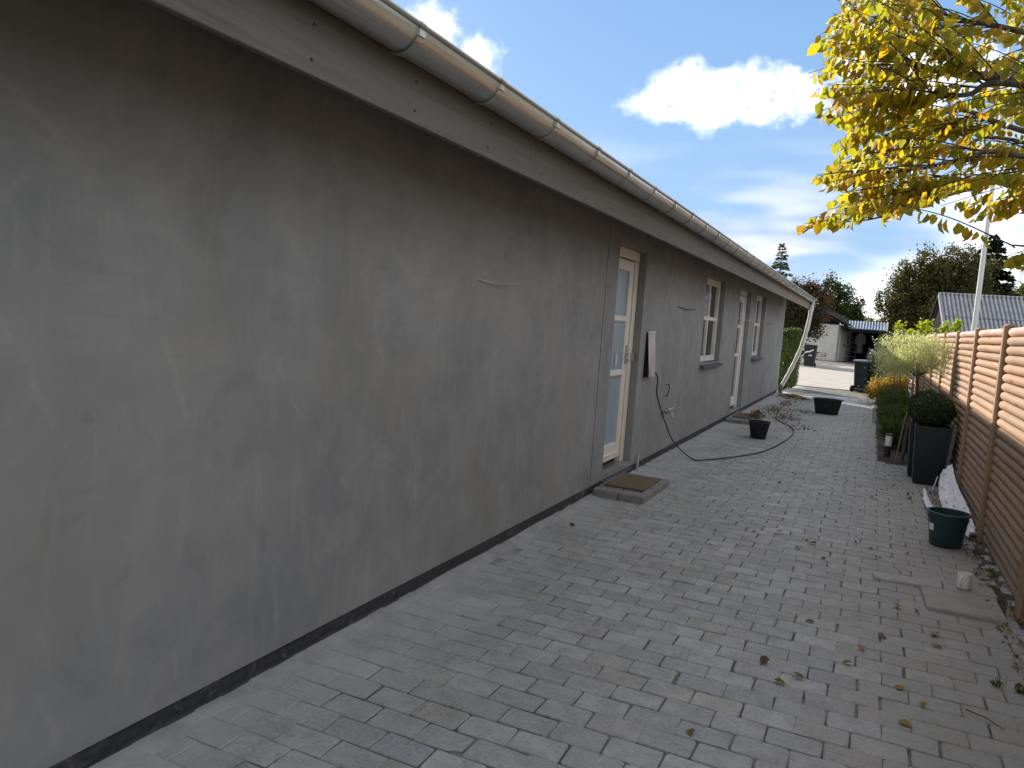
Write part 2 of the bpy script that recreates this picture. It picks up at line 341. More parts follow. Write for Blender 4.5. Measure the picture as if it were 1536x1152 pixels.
L_LIME = leafmat('lime_leaf', [(.22, .30, .02), (.34, .42, .03), (.45, .46, .04)], .5, .5, .3, 1.1)
L_ORNG = leafmat('orange_autumn_leaf', [(.38, .26, .03), (.45, .19, .03), (.28, .28, .04), (.40, .34, .06), (.33, .11, .03)], .45, .5, .3, 1.0)
L_BIRCH = leafmat('dull_green_tree_leaf', [(.040, .048, .015), (.065, .072, .022), (.095, .098, .032), (.12, .105, .035)], .3, .55, .25, 1.0)
L_DARK = leafmat('dark_conifer_needles', [(.012, .022, .011), (.022, .036, .017), (.034, .05, .022)], .12, .6, .25, 1.0)
L_PINE = leafmat('grey_green_needles', [(.040, .055, .035), (.065, .085, .05), (.09, .105, .06)], .2, .6, .25, 1.0)
L_MIDG = leafmat('mid_green_tree_leaf', [(.03, .06, .016), (.055, .09, .024), (.08, .115, .034)], .3, .5, .3, 1.0)
L_RED = leafmat('red_autumn_leaf', [(.16, .04, .025), (.25, .065, .035), (.22, .10, .05), (.10, .04, .025)], .4, .5, .3, 1.0)
L_DEAD = leafmat('dead_leaf', [(.10, .055, .025), (.17, .10, .04), (.23, .16, .06), (.06, .04, .022)], .1, .8, .2, 1.0)
L_DEADY = leafmat('fallen_yellow_leaf', [(.36, .24, .04), (.30, .17, .04)], .2, .6, .2, 1.0)

# ------------------------------------------------------------------ mesh helpers
def tag(o, label=None, cat=None, group=None, kind=None):
    if label: o['label'] = label
    if cat: o['category'] = cat
    if group: o['group'] = group
    if kind: o['kind'] = kind
    return o
def link(name, me, parent=None):
    o = bpy.data.objects.new(name, me); COL.objects.link(o)
    if parent is not None: o.parent = parent
    return o
def empty(name, loc=(0, 0, 0), rz=0):
    o = bpy.data.objects.new(name, None); COL.objects.link(o); o.location = loc; o.rotation_euler = (0, 0, rz); o.empty_display_size = .2
    return o
class MB:
    def __init__(s): s.v = []; s.f = []
    def add(s, vs, fs):
        k = len(s.v); s.v += [tuple(map(float, q)) for q in vs]; s.f += [tuple(k+i for i in f) for f in fs]; return s
    def box(s, a, b, rot=None, piv=None):
        (x0, y0, z0), (x1, y1, z1) = a, b
        vs = [(x0, y0, z0), (x1, y0, z0), (x1, y1, z0), (x0, y1, z0), (x0, y0, z1), (x1, y0, z1), (x1, y1, z1), (x0, y1, z1)]
        if rot is not None:
            pv = Vector(piv if piv else ((x0+x1)/2, (y0+y1)/2, (z0+z1)/2)); vs = [tuple(rot @ (Vector(q)-pv) + pv) for q in vs]
        return s.add(vs, [(0, 3, 2, 1), (4, 5, 6, 7), (0, 1, 5, 4), (1, 2, 6, 5), (2, 3, 7, 6), (3, 0, 4, 7)])
    def cbox(s, a, b, c=.004):
        """box with chamfered edges (vertical and top/bottom)"""
        (x0, y0, z0), (x1, y1, z1) = a, b
        def ring(z, i):
            return [(x0+i+c, y0+i, z), (x1-i-c, y0+i, z), (x1-i, y0+i+c, z), (x1-i, y1-i-c, z), (x1-i-c, y1-i, z), (x0+i+c, y1-i, z), (x0+i, y1-i-c, z), (x0+i, y0+i+c, z)]
        return s.loft([ring(z0, c), ring(z0+c, 0), ring(z1-c, 0), ring(z1, c)])
    def loft(s, rings, cap0=True, cap1=True, closed=True):
        k = len(s.v); n = len(rings[0])
        for r in rings: s.v += [tuple(map(float, q)) for q in r]
        m = n if closed else n-1
        for i in range(len(rings)-1):
            for j in range(m):
                a = k+i*n+j; b = k+i*n+(j+1) % n
                s.f.append((a, b, b+n, a+n))
        if cap0 and closed: s.f.append(tuple(k+j for j in reversed(range(n))))
        if cap1 and closed: s.f.append(tuple(k+(len(rings)-1)*n+j for j in range(n)))
        return s
    def tube(s, pts, rad, seg=8, cap=True):
        pts = [Vector(p) for p in pts]; n = len(pts)
        if not hasattr(rad, '__len__'): rad = [rad]*n
        t0 = (pts[1]-pts[0]).normalized(); ref = Vector((0, 0, 1)) if abs(t0.z) < .9 else Vector((1, 0, 0))
        u = t0.cross(ref).normalized(); rings = []
        for i in range(n):
            t = (pts[min(i+1, n-1)]-pts[max(i-1, 0)]).normalized()
            u = (u - t*u.dot(t)).normalized(); v = t.cross(u)
            rings.append([tuple(pts[i]+(u*math.cos(a)+v*math.sin(a))*rad[i]) for a in [2*math.pi*j/seg for j in range(seg)]])
        return s.loft(rings, cap, cap)
    def lathe(s, prof, c=(0, 0, 0), seg=24, sx=1, sy=1, cap0=True, cap1=True):
        rings = [[(c[0]+r*sx*math.cos(2*math.pi*j/seg), c[1]+r*sy*math.sin(2*math.pi*j/seg), c[2]+z) for j in range(seg)] for r, z in prof]
        return s.loft(rings, cap0, cap1)
    def mesh(s, name, mat, smooth=False):
        me = bpy.data.meshes.new(name); me.from_pydata(s.v, [], s.f)
        if mat: me.materials.append(mat)
        if smooth: me.polygons.foreach_set('use_smooth', [True]*len(me.polygons))
        me.update(); return me
    def build(s, name, mat, parent=None, smooth=False): return link(name, s.mesh(name, mat, smooth), parent)
def auto(o, ang=35):
    me = o.data; me.polygons.foreach_set('use_smooth', [True]*len(me.polygons))
    try: me.set_sharp_from_angle(angle=R_(ang))
    except Exception: pass
    return o
def spline(pts, n=8):
    P = [np.array(p, float) for p in pts]; P = [2*P[0]-P[1]]+P+[2*P[-1]-P[-2]]; o = []
    for i in range(1, len(P)-2):
        for k in range(n):
            t = k/n; a, b, c, d = P[i-1:i+3]
            o.append(.5*((2*b)+(c-a)*t+(2*a-5*b+4*c-d)*t*t+(3*b-a-3*c+d)*t**3))
    o.append(P[-2]); return o
# leaves ---------------------------------------------------------------
T_OV = (np.array([(0, 0, 0), (.34, -.37, .07), (.34, .37, .07), (.34, 0, -.02), (.72, -.26, .0), (.72, .26, .0), (.70, 0, -.09), (1, 0, -.20)], float),
        [(0, 1, 3), (0, 3, 2), (1, 4, 6), (1, 6, 3), (3, 6, 5), (3, 5, 2), (4, 7, 6), (6, 7, 5)])
T_DI = (np.array([(0, 0, 0), (.5, -.28, .05), (1, 0, -.05), (.5, .28, .05)], float), [(0, 1, 2), (0, 2, 3)])
T_NA = (np.array([(0, 0, 0), (.5, -.12, .03), (1, 0, -.08), (.5, .12, .03)], float), [(0, 1, 2), (0, 2, 3)])
def norm(a): return a/np.maximum(np.linalg.norm(a, axis=-1, keepdims=True), 1e-9)
def leafmesh(name, P, D, N, S, tmpl, mat):
    P, D, N = np.asarray(P, float), norm(np.asarray(D, float)), np.asarray(N, float); S = np.broadcast_to(np.asarray(S, float), (len(P),))
    U = norm(np.cross(N, D)); W = np.cross(D, U); tv, tf = tmpl; nv = len(tv)
    V = P[:, None, :] + S[:, None, None]*(tv[None, :, 0:1]*D[:, None, :]+tv[None, :, 1:2]*U[:, None, :]+tv[None, :, 2:3]*W[:, None, :])
    F = (np.arange(len(P))[:, None, None]*nv + np.array(tf)[None]).reshape(-1, 3)
    me = bpy.data.meshes.new(name); me.vertices.add(len(P)*nv); me.vertices.foreach_set('co', V.reshape(-1).astype(np.float32))
    me.loops.add(len(F)*3); me.loops.foreach_set('vertex_index', F.reshape(-1).astype(np.int32))
    me.polygons.add(len(F)); me.polygons.foreach_set('loop_start', np.arange(0, len(F)*3, 3, dtype=np.int32))
    me.materials.append(mat); me.update(calc_edges=True); me.validate(); return me
def rdir(n): return norm(rng.normal(size=(n, 3)))
def clumps(blobs, nclump, nleaf, cr, shell=.55, squash=(1, 1, 1)):
    """leaf positions grouped in clumps spread through ellipsoids"""
    vol = np.array([b[1][0]*b[1][1]*b[1][2] for b in blobs])**.67; pick = rng.choice(len(blobs), nclump, p=vol/vol.sum())
    d = rdir(nclump); r = (shell+(1-shell)*rng.random(nclump))[:, None]
    C = np.array([blobs[i][0] for i in pick])+d*r*np.array([blobs[i][1] for i in pick])
    k = rng.integers(0, nclump, nleaf); sz = cr*(.5+rng.random(nclump))
    off = rng.normal(size=(nleaf, 3))*.55*np.array(squash)
    P = C[k]+off*sz[k][:, None]; outd = norm(off+d[k]*.8)
    return P, outd

# ================================================================== SETTING
def sheet(name, x0, x1, y0, y1, z, mat, kind='structure', nx=1, ny=1, amp=0):
    b = MB()
    for j in range(ny+1):
        for i in range(nx+1):
            b.v.append((x0+(x1-x0)*i/nx, y0+(y1-y0)*j/ny, z+(random.uniform(-amp, amp) if amp else 0)))
    for j in range(ny):
        for i in range(nx):
            a = j*(nx+1)+i; b.f.append((a, a+1, a+nx+2, a+nx+1))
    return tag(b.build(name, mat), kind=kind)
sheet('ground', -900, 900, -900, 900, -.07, M_GRASS)
sheet('road', -120, 120, 25.6, 47.5, -.012, M_ROAD)
sheet('driveway', -30, 12, 47.9, 70, -.006, M_ASPH)
sheet('garden_soil', .99, 30, -8, 25, -.03, M_GRASS)

# ---------------------------------------------------------------- pavement
b = MB(); nx, ny = 20, 300
for j in range(ny+1):
    for i in range(nx+1):
        x, y = -2.16+3.18*i/nx, .2+25.4*j/ny
        b.v.append((x, y, -.0060+.0034*max(0, 1-(x+2.16)/(.42+.2*math.sin(y*2.1)+.12*math.sin(y*5.3)))+random.uniform(-.0007, .0007)))
for j in range(ny):
    for i in range(nx): q = j*(nx+1)+i; b.f.append((q, q+1, q+nx+2, q+nx+1))
pave = tag(b.build('pavement', M_BED, smooth=True), kind='structure')
PL, PW = .212, .1405
def paver_rings(l, w, h, c, jit):
    def ring(z, i, seed):
        rr = np.random.default_rng(seed)
        base = [(-l/2+i+c, -w/2+i), (l/2-i-c, -w/2+i), (l/2-i, -w/2+i+c), (l/2-i, w/2-i-c), (l/2-i-c, w/2-i), (-l/2+i+c, w/2-i), (-l/2+i, w/2-i-c), (-l/2+i, -w/2+i+c)]
        return [(x+rr.uniform(-jit, jit), y+rr.uniform(-jit, jit), z+rr.uniform(-jit, jit)*.4) for x, y in base]
    return ring
pv_var = []
for k in range(12):
    r = paver_rings(PL-random.uniform(.004, .009), PW-random.uniform(.004, .008), .05, random.uniform(.003, .010), .0028)
    b = MB(); b.loft([r(-.05, 0, k), r(-.0040, 0, k), r(0, .0042, 50+k)], cap0=False); pv_var.append(b)
pv_mesh = [b.mesh('paver', M_PAVER) for b in pv_var]
cells = []
BX0, BX1 = -2.14, .90
row = 0; y = .9
while y < 22.6:
    x = BX0 + (PL/2 if row % 2 else PL) - PL/2 + .006*math.sin(row*2.1)
    while x < BX1+PL*.3:
        inbed = y > 11.1 and x-PL/2 > .185
        instep = False
        if not inbed: cells.append((x, y))
        x += PL
    y += PW; row += 1
cells = np.array(cells)
u, v, d = pix(np.c_[cells, np.zeros(len(cells))])
vis = (u > -40) & (u < 1576) & (v > 0) & (v < 1190) & (d > .3)
order = np.argsort(np.where(vis, d, 1e6))
near = set(order[:300].tolist())
big = MB()
for i, (x, y) in enumerate(cells):
    # gentle unevenness of an old hand-laid pavement
    z = .0012*math.sin(x*2.3+y*.7)+.0012*math.sin(y*1.9-x)+random.gauss(0, .0010)
    rz = random.gauss(0, .011); k = random.randrange(12); jx, jy = random.gauss(0, .0026)+.006*math.sin(y*1.7+.8*math.sin(y*.6)), random.gauss(0, .0016)+.004*math.sin(x*2.9+y*.9)
    tx, ty = random.gauss(0, .0055), random.gauss(0, .005)
    if i in near:
        o = link('paver', pv_mesh[k], pave); o.location = (x+jx, y+jy, z); o.rotation_euler = (tx, ty, rz+(math.pi if random.random() < .5 else 0))
    else:
        mt = Matrix.Translation((x+jx, y+jy, z)) @ Matrix.Rotation(rz, 4, 'Z') @ Matrix.Rotation(tx, 4, 'X') @ Matrix.Rotation(ty, 4, 'Y')
        big.add([tuple(mt @ Vector(q)) for q in pv_var[k].v], pv_var[k].f)
tag(big.build('far_pavers', M_PAVER, pave), kind='stuff')
# trowelled mortar and dust fillet at the foot of the wall
b = MB(); ny = 420
for j in range(ny+1):
    yy = .5+21.4*j/ny; wd = .035+.025*(math.sin(yy*3.1)+math.sin(yy*7.7+1)+math.sin(yy*17.3))*.5
    b.v += [(-2.188, yy, .014+.004*math.sin(yy*5)), (-2.15, yy, .010), (-2.13+max(-.01, wd), yy, -.004)]
for j in range(ny):
    for i in range(2): a = j*3+i; b.f.append((a, a+1, a+4, a+3))
tag(b.build('mortar_fillet', plain('cement_dust', (.40, .403, .40), .95, c2=(.29, .293, .29), scale=6, bumpk=.4, coord='pos'), smooth=True), kind='structure')

# ---------------------------------------------------------------- house
house = empty('long_house', (-2.2, .0, 0))
tag(house, 'long low house with fresh grey rendered wall, cream doors and zinc gutter', 'house')
HO = Vector((-2.2, 0, 0))
def hb(mb, name, mat, parent=None, smooth=False):
    """mesh given in world coordinates, child of the house"""
    mb.v = [(x-HO.x, y-HO.y, z-HO.z) for x, y, z in mb.v]
    return mb.build(name, mat, parent or house, smooth)
def hsub(mb, name, mat, parent, smooth=False):
    off = HO; mb.v = [(x-off.x, y-off.y, z-off.z) for x, y, z in mb.v]; return mb.build(name, mat, parent, smooth)
Y0, Y1, XW, ZB, ZT = -4.0, 21.80, -2.2, .082, 2.72
OPEN = [(6.94, 7.885, .13, 2.325), (11.10, 12.58, 1.075, 2.335), (14.12, 15.42, .10, 2.34), (16.22, 17.66, 1.06, 2.345)]
REC = .075
b = MB(); ys = sorted({Y0, Y1, *[o[0] for o in OPEN], *[o[1] for o in OPEN]})
for i in range(len(ys)-1):
    a, c = ys[i], ys[i+1]
    op = [o for o in OPEN if abs(o[0]-a) < 1e-6]
    zs = [(ZB, ZT)] if not op else ([(ZB, op[0][2])] if op[0][2] > ZB+.01 else []) + [(op[0][3], ZT)]
    for z0, z1 in zs: b.add([(XW, a, z0), (XW, c, z0), (XW, c, z1), (XW, a, z1)], [(0, 1, 2, 3)])
for (a, c, z0, z1) in OPEN:
    xr = XW-.30
    b.add([(XW, a, z0), (xr, a, z0), (xr, a, z1), (XW, a, z1)], [(0, 1, 2, 3)]); b.add([(XW, c, z0), (xr, c, z0), (xr, c, z1), (XW, c, z1)], [(3, 2, 1, 0)])
    b.add([(XW, a, z1), (xr, a, z1), (xr, c, z1), (XW, c, z1)], [(0, 1, 2, 3)]); b.add([(XW, a, z0), (xr, a, z0), (xr, c, z0), (XW, c, z0)], [(3, 2, 1, 0)])
b.add([(XW, Y0, ZB), (XW-.02, Y0, ZB), (XW-.02, Y1, ZB), (XW, Y1, ZB)], [(0, 1, 2, 3)])
# far gable, back wall and near gable
RX = -6.4
for yy in (Y0, Y1):
    b.add([(XW, yy, ZB), (-10.6, yy, ZB), (-10.6, yy, ZT), (RX, yy, 3.80), (XW, yy, ZT)], [(0, 1, 2, 3, 4)])
b.add([(-10.6, Y0, ZB), (-10.6, Y1, ZB), (-10.6, Y1, ZT), (-10.6, Y0, ZT)], [(0, 1, 2, 3)])
hb(b, 'wall', M_STUCCO)
hb(MB().add([(-2.52, Y0+.01, .1), (-2.52, Y1-.01, .1), (-7, Y1-.01, .1), (-7, Y0+.01, .1), (-2.52, Y0+.01, 2.6), (-2.52, Y1-.01, 2.6), (-7, Y1-.01, 2.6), (-7, Y0+.01, 2.6)],
    [(0, 1, 2, 3), (4, 7, 6, 5), (2, 6, 7, 3), (1, 5, 6, 2), (0, 3, 7, 4)]), 'room_shell', M_ROOM)
# vertical bead seam beside the first door, plinth
hb(MB().box((XW, 6.600, ZB+.004), (XW+.003, 6.612, 2.45)), 'corner_bead', plain('bead_grey', (.20, .19, .175), .8, c2=(.10, .10, .095), scale=12, coord='pos'))
b = MB(); n = 260
for j in range(n+1):
    yy = Y0+(Y1-Y0)*j/n; dxx = .004*math.sin(yy*9)+.004*math.sin(yy*23+1)
    b.v += [(XW-.012+dxx*.4, yy, -.03), (XW-.010+dxx, yy, .045), (XW-.014+dxx*.5, yy, ZB+.012)]
for j in range(n):
    for i in range(2): a = j*3+i; b.f.append((a, a+3, a+4, a+1))
hb(b, 'plinth', M_PLINTH, smooth=True)
hb(MB().add([(XW-.012, Y1-.002, -.03), (-10.6, Y1-.002, -.03), (-10.6, Y1-.002, ZB), (XW-.012, Y1-.002, ZB)], [(3, 2, 1, 0)]), 'gable_plinth', M_PLINTH)
# roof
XG, ZG = -1.47, 2.530                 # outer gutter lip
XF, ZF0, ZF1 = -1.622, 2.276, 2.545   # fascia front face
VE = Y1+.10
sl = math.tan(R_(16))
b = MB()
def roofz(x): return 2.60+(XF-x)*sl
rise = 2.60+(XF-RX)*sl
b.loft([[(XF+.02, yy, 2.585), (RX, yy, rise+.0), (-11.2, yy, 2.585), (-11.2, yy, 2.50), (RX, yy, rise-.09), (XF+.02, yy, 2.50)] for yy in (Y0-.3, VE)])
hb(b, 'roof', M_ROOF)
hb(MB().add([(XF-.03, Y0, 2.43), (XF-.03, VE-.03, 2.43), (XW-.02, VE-.03, 2.62), (XW-.02, Y0, 2.62)], [(0, 1, 2, 3)]), 'soffit', plain('soffit_boards', (.22, .22, .22), .85, scale=3, coord='pos'))
yy = Y0
FJ = [Y0, -.6, 3.6, 7.8, 12.0, 16.2, 20.4, VE]
for k in range(len(FJ)-1):
    f = hb(MB().cbox((XF-.03, FJ[k]+.0015, ZF0), (XF+random.uniform(-.0015, .0015), FJ[k+1]-.0015, ZF1), .003), 'fascia_board', M_FASCIA)
    nb = MB(); q = FJ[k]+.06
    while q < FJ[k+1]:
        for zz in (ZF0+.045, ZF0+.15):
            a = random.uniform(-.03, .03); nb.lathe([(.006, 0), (.006, .002)], (0, 0, 0), 7)
            m = len(nb.v)-14
            for i in range(m, m+14):
                x, yv, z = nb.v[i]; nb.v[i] = (XF+.0005+z, q+a+yv, zz+x)
        q += random.choice((.6, .58, .62))
    tag(hsub(nb, 'nails', M_DARKMETAL, f), kind='stuff')
hb(MB().box((-10.9, VE-.001, 2.42), (XF-.035, VE+.028, 2.55)), 'verge_tie', M_FASCIA) if False else None
vb = MB(); vb.loft([[(x, VE+.001, z), (x, VE+.03, z), (x, VE+.03, z+.2), (x, VE+.001, z+.2)] for x, z in ((XF-.0, 2.37), (RX, rise-.20), (-11.2, 2.37))])
hb(vb, 'verge_board', M_FASCIA)
# gutter: half-round with rolled front bead
GR = .075; gxc, gzc = XG-GR, ZG-.004; GY0, GY1 = Y0, VE-.04
def arc(r, a0=180, a1=368, n=16): return [(gxc+r*math.cos(R_(a0+(a1-a0)*i/n)), gzc+r*math.sin(R_(a0+(a1-a0)*i/n))) for i in range(n+1)]
sect = arc(GR)+[(x, z) for x, z in reversed(arc(GR-.004))]
b = MB(); stations = np.arange(GY0, GY1, .45).tolist()+[GY1]
b.loft([[(x, yy, z+.002*math.sin(yy*3.3)*0+.0015*math.sin(yy*1.1)) for x, z in sect] for yy in stations])
gut = hb(b, 'gutter', M_GUTTER); auto(gut, 40)
bead = MB().tube([(XG+.002, yy, ZG+.004+.0015*math.sin(yy*1.1)) for yy in stations], .0095, 10); bd = hsub(bead, 'bead', M_GUTTER, gut); auto(bd)
hsub(MB().add([(gxc, GY1-.001, gzc)]+[(x, GY1-.001, z) for x, z in arc(GR-.002, 180, 360)], [(0, i, i+1) for i in range(1, 17)]), 'end_cap', M_GUTTER, gut)
bro = [(x, z) for x, z in arc(GR+.007, 180, 352, 14)]+[(x, z) for x, z in reversed(arc(GR+.0005, 180, 352, 14))]
yy = 2.26-.61*6
m = MB().loft([[(x-gxc, t, z-gzc) for x, z in bro] for t in (-.015, .015)])
m.box((GR-.006, -.018, -.03), (GR+.0095, .018, -.008)); m.tube([(GR+.004, -.014, .008), (GR+.004, .014, .008)], .0115, 10)
brm = m.mesh('bracket', M_GUTTER)
while yy < GY1:
    o = link('bracket', brm, gut); o.location = (gxc-HO.x, yy, gzc-HO.z); yy += .61
# temporary white downpipe hose from the gutter end to the drain stub
top = np.array([gxc, GY1-.10, gzc-GR]); ft = atY(1173, 578, 21.75)
pth = [top+np.array([0, 0, .02]), top+np.array([.0, -.0, -.06]), atY(1212, 488, 21.7), atY(1203, 518, 21.7), atY(1192, 543, 21.7), atY(1181, 564, 21.72), ft]
hs = MB().tube(spline(pth, 6), [.056]*6+[.053+.004*math.sin(i*1.3) for i in range(31)], 10)
ho = hb(hs, 'downpipe_hose', M_HOSE); auto(ho, 60)
dst = hb(MB().tube([(ft[0]-.03, 21.75, -.02), (ft[0]-.03, 21.75, .1), (ft[0]+.004, 21.75, ft[2]+.03)], [.055, .055, .053], 14), 'drain_stub', M_GREYPIPE); auto(dst)
outl = hb(MB().tube([top+np.array([0, 0, .03]), top+np.array([0, 0, -.07])], [.06, .055], 14), 'gutter_outlet', M_GUTTER); auto(outl)

# doors and windows ------------------------------------------------
def bar(mb, xf, t, y0, y1, z0, z1, c=.005): mb.cbox((xf-t, y0, z0), (xf, y1, z1), c)
XD = XW-REC
def door(o, rails, name='door', cream=M_WHITE, label=None, glass=M_GLASS):
    y0, y1, z0, z1 = o; th = .06
    fr = MB()                                    # fixed frame: two jambs and a head
    jm = .12
    d = hb(MB().cbox((XD-.07, y0+.004, z1-.10), (XD, y1-.004, z1-.004), .005), name, cream)
    if label: d['label'] = label
    for a, c in ((y0+.004, y0+jm), (y1-jm, y1-.004)):
        hsub(MB().cbox((XD-.07, a, z0+.002), (XD-.0015, c, z1-.104), .005), 'jamb', cream, d)
    xs = XD-.018                                 # the leaf sits a little behind the frame
    a, c = y0+jm+.006, y1-jm-.006; lo, hi = z0+.06, z1-.112; st = .125
    for q0, q1 in ((a, a+st), (c-st, c)): hsub(MB().cbox((xs-.045, q0, lo), (xs, q1, hi), .005), 'stile', cream, d)
    zr = [(lo, lo+.17)]+[(z-.032, z+.032) for z in rails]+[(hi-.105, hi)]
    for k, (q0, q1) in enumerate(zr):
        hsub(MB().cbox((xs-.044, a+st+.0015, q0), (xs-.002, c-st-.0015, q1), .005), 'rail', M_WHITE2 if 0 < k < len(zr)-1 else cream, d)
        if 0 < k < len(zr)-1: hsub(MB().cbox((xs-.001, a+st+.003, q0+.012), (xs+.014, c-st-.003, q0+.030), .004), 'glazing_bead', M_WHITE2, d)
    hsub(MB().cbox((xs-.001, a+st-.03, lo+.055), (xs+.012, c-st+.03, lo+.075), .004), 'drip_moulding', M_WHITE2, d)
    for k in range(len(zr)-1):
        hsub(MB().box((xs-.028, a+st-.01, zr[k][1]-.008), (xs-.022, c-st+.01, zr[k+1][0]+.008)), 'pane', glass, d)
    hsub(MB().box((XD-.078, y0+.004, z0-.02), (XD+.006, y1-.004, z0+.001)), 'threshold', M_ALU, d)
    return d, xs, a, c, lo, hi
D1 = door(OPEN[0], (1.08, 1.625), label='cream glazed door with three frosted blue panes, above the coir mat', glass=M_FROST)
d1, xs, a, c, lo, hi = D1
# pleated curtain behind the first door's glass
b = MB(); n = 60
for j in range(n+1):
    yy = a+(c-a)*j/n; xx = xs-.10+.012*math.sin(j*.9)+.006*math.sin(j*2.3)
    b.v += [(xx, yy, lo), (xx+.004*math.sin(j), yy, hi)]
for j in range(n): b.f.append((2*j, 2*j+2, 2*j+3, 2*j+1))
hsub(b, 'curtain', M_CURT, d1, True)
hh = hsub(MB().cbox((xs, c-.075, 1.16), (xs+.008, c-.04, 1.36), .003), 'handle_plate', M_STEEL, d1)
hsub(MB().tube([(xs+.005, c-.057, 1.27), (xs+.05, c-.057, 1.27), (xs+.055, c-.075, 1.27), (xs+.055, c-.19, 1.265)], .0085, 8), 'handle', M_STEEL, d1)
hsub(MB().tube([(xs+.005, c-.05, 1.20), (xs+.03, c-.05, 1.20)], .016, 12), 'lock_cylinder', M_STEEL, d1)
hsub(MB().cbox((XD-.001, OPEN[0][1]-.05, 1.19), (XD+.03, OPEN[0][1]-.015, 1.28), .003), 'strike_plate', M_STEEL, d1)
hsub(MB().cbox((xs-.02, a+.34, 1.15), (xs-.003, a+.37, 1.27), .003), 'inner_handle', M_WHITE2, d1)
# sloping slate-blue sheet below the first door
for o in (OPEN[0], OPEN[2]):
    y0, y1, z0, z1 = o
    hb(MB().loft([[(XD-.02, q, z0-.022), (XW-.02, q, z0-.055), (XW+.035, q, z0-.062), (XW+.035, q, z0-.068), (XD-.02, q, ZB-.03)] for q in (y0+.002, y1-.002)]), 'door_sill_flashing', M_SLATE)
D2 = door(OPEN[2], (1.12, 1.66), cream=M_WHITE2, label='white narrow glazed door beside the second doorstep, between two windows')
b = MB(); dd, xs2, a2, c2, lo2, hi2 = D2; n = 50
for j in range(n+1):
    yy = a2+(c2-a2)*j/n; xx = xs2-.10+.012*math.sin(j*.9); b.v += [(xx, yy, lo2), (xx, yy, hi2)]
for j in range(n): b.f.append((2*j, 2*j+2, 2*j+3, 2*j+1))
hsub(b, 'curtain', plain('grey_curtain', (.35, .34, .33), .9, scale=2, bumpk=0), dd, True)
def window(o, ztr, label, nm=2):
    y0, y1, z0, z1 = o; fw = .055
    d = hb(MB().cbox((XD-.07, y0+.004, z1-.10), (XD, y1-.004, z1-.004), .005), 'window', M_WHITE, house); d['label'] = label
    for a, c in ((y0+.004, y0+fw), (y1-fw, y1-.004)): hsub(MB().cbox((XD-.07, a, z0+.012), (XD-.0015, c, z1-.104), .005), 'jamb', M_WHITE2, d)
    hsub(MB().cbox((XD-.068, y0+fw+.0015, z0+.012), (XD-.001, y1-fw-.0015, z0+.075), .005), 'bottom_rail', M_WHITE2, d)
    hsub(MB().cbox((XD-.055, y0+fw+.0015, z0+.0765), (XD+.006, y1-fw-.0015, z0+.092), .004), 'glazing_bead', M_WHITE2, d)
    hsub(MB().cbox((XD-.060, y0+fw+.0015, ztr-.028), (XD-.006, y1-fw-.0015, ztr+.028), .005), 'transom', M_WHITE2, d)
    ym = [y0+fw+(y1-y0-2*fw)*k/nm for k in range(1, nm)]
    for q in ym:
        hsub(MB().cbox((XD-.058, q-.02, z0+.0935), (XD-.008, q+.02, ztr-.0295), .004), 'mullion', M_WHITE2, d); hsub(MB().cbox((XD-.058, q-.02, ztr+.0295), (XD-.008, q+.02, z1-.1055), .004), 'mullion', M_WHITE2, d)
    ed = [y0+fw]+ym+[y1-fw]
    for i in range(len(ed)-1):
        for p0, p1 in ((z0+.085, ztr-.02), (ztr+.02, z1-.095)): hsub(MB().box((XD-.036, ed[i]-.005, p0), (XD-.030, ed[i+1]+.005, p1)), 'pane', M_GLASS, d)
    # tiled slate sill, sloping outwards
    s0, s1 = y0-.02, y1+.02; k = 7
    for i in range(k):
        q0, q1 = y0+.002+(y1-y0-.004)*i/k+.0015, y0+.002+(y1-y0-.004)*(i+1)/k-.0015
        if i == 0: q0 = y0+.003
        rr = random.uniform(-.002, .002)
        hsub(MB().loft([[(XD+.002, q, z0+.010+rr), (XD+.002, q, z0-.025), (XW+.065, q, z0-.065+rr), (XW+.067, q, z0-.032+rr)] for q in (q0, q1)]), 'sill_tile', M_SLATE, d)
    return d
W1 = window(OPEN[1], 1.735, 'two-light window between the first door and the second door, garden reflected')
W2 = window(OPEN[3], 1.735, 'narrow-looking window past the second door, nearest the downpipe')
for o, cc in ((OPEN[1], (.12, .11, .10)), (OPEN[3], (.55, .55, .54))):
    b = MB(); n = 40; y0, y1, z0, z1 = o
    sp = [(y0+.03, y0+.30), (y1-.30, y1-.03)] if cc[0] < .2 else [(y0+.03, y1-.03)]
    for p0, p1 in sp:
        k = len(b.v)
        for j in range(n+1):
            yy = p0+(p1-p0)*j/n; b.v += [(XD-.14+.012*math.sin(j*1.1), yy, z0+.02), (XD-.14+.012*math.sin(j*1.1+.4), yy, z1-.02)]
        for j in range(n): q = k+2*j; b.f.append((q, q+2, q+3, q+1))
    hsub(b, 'curtain', plain('curtain_%.2f' % cc[0], cc if cc[0] > .2 else (.5, .49, .46), .9, scale=2, bumpk=0), W1 if cc[0] < .2 else W2, True)

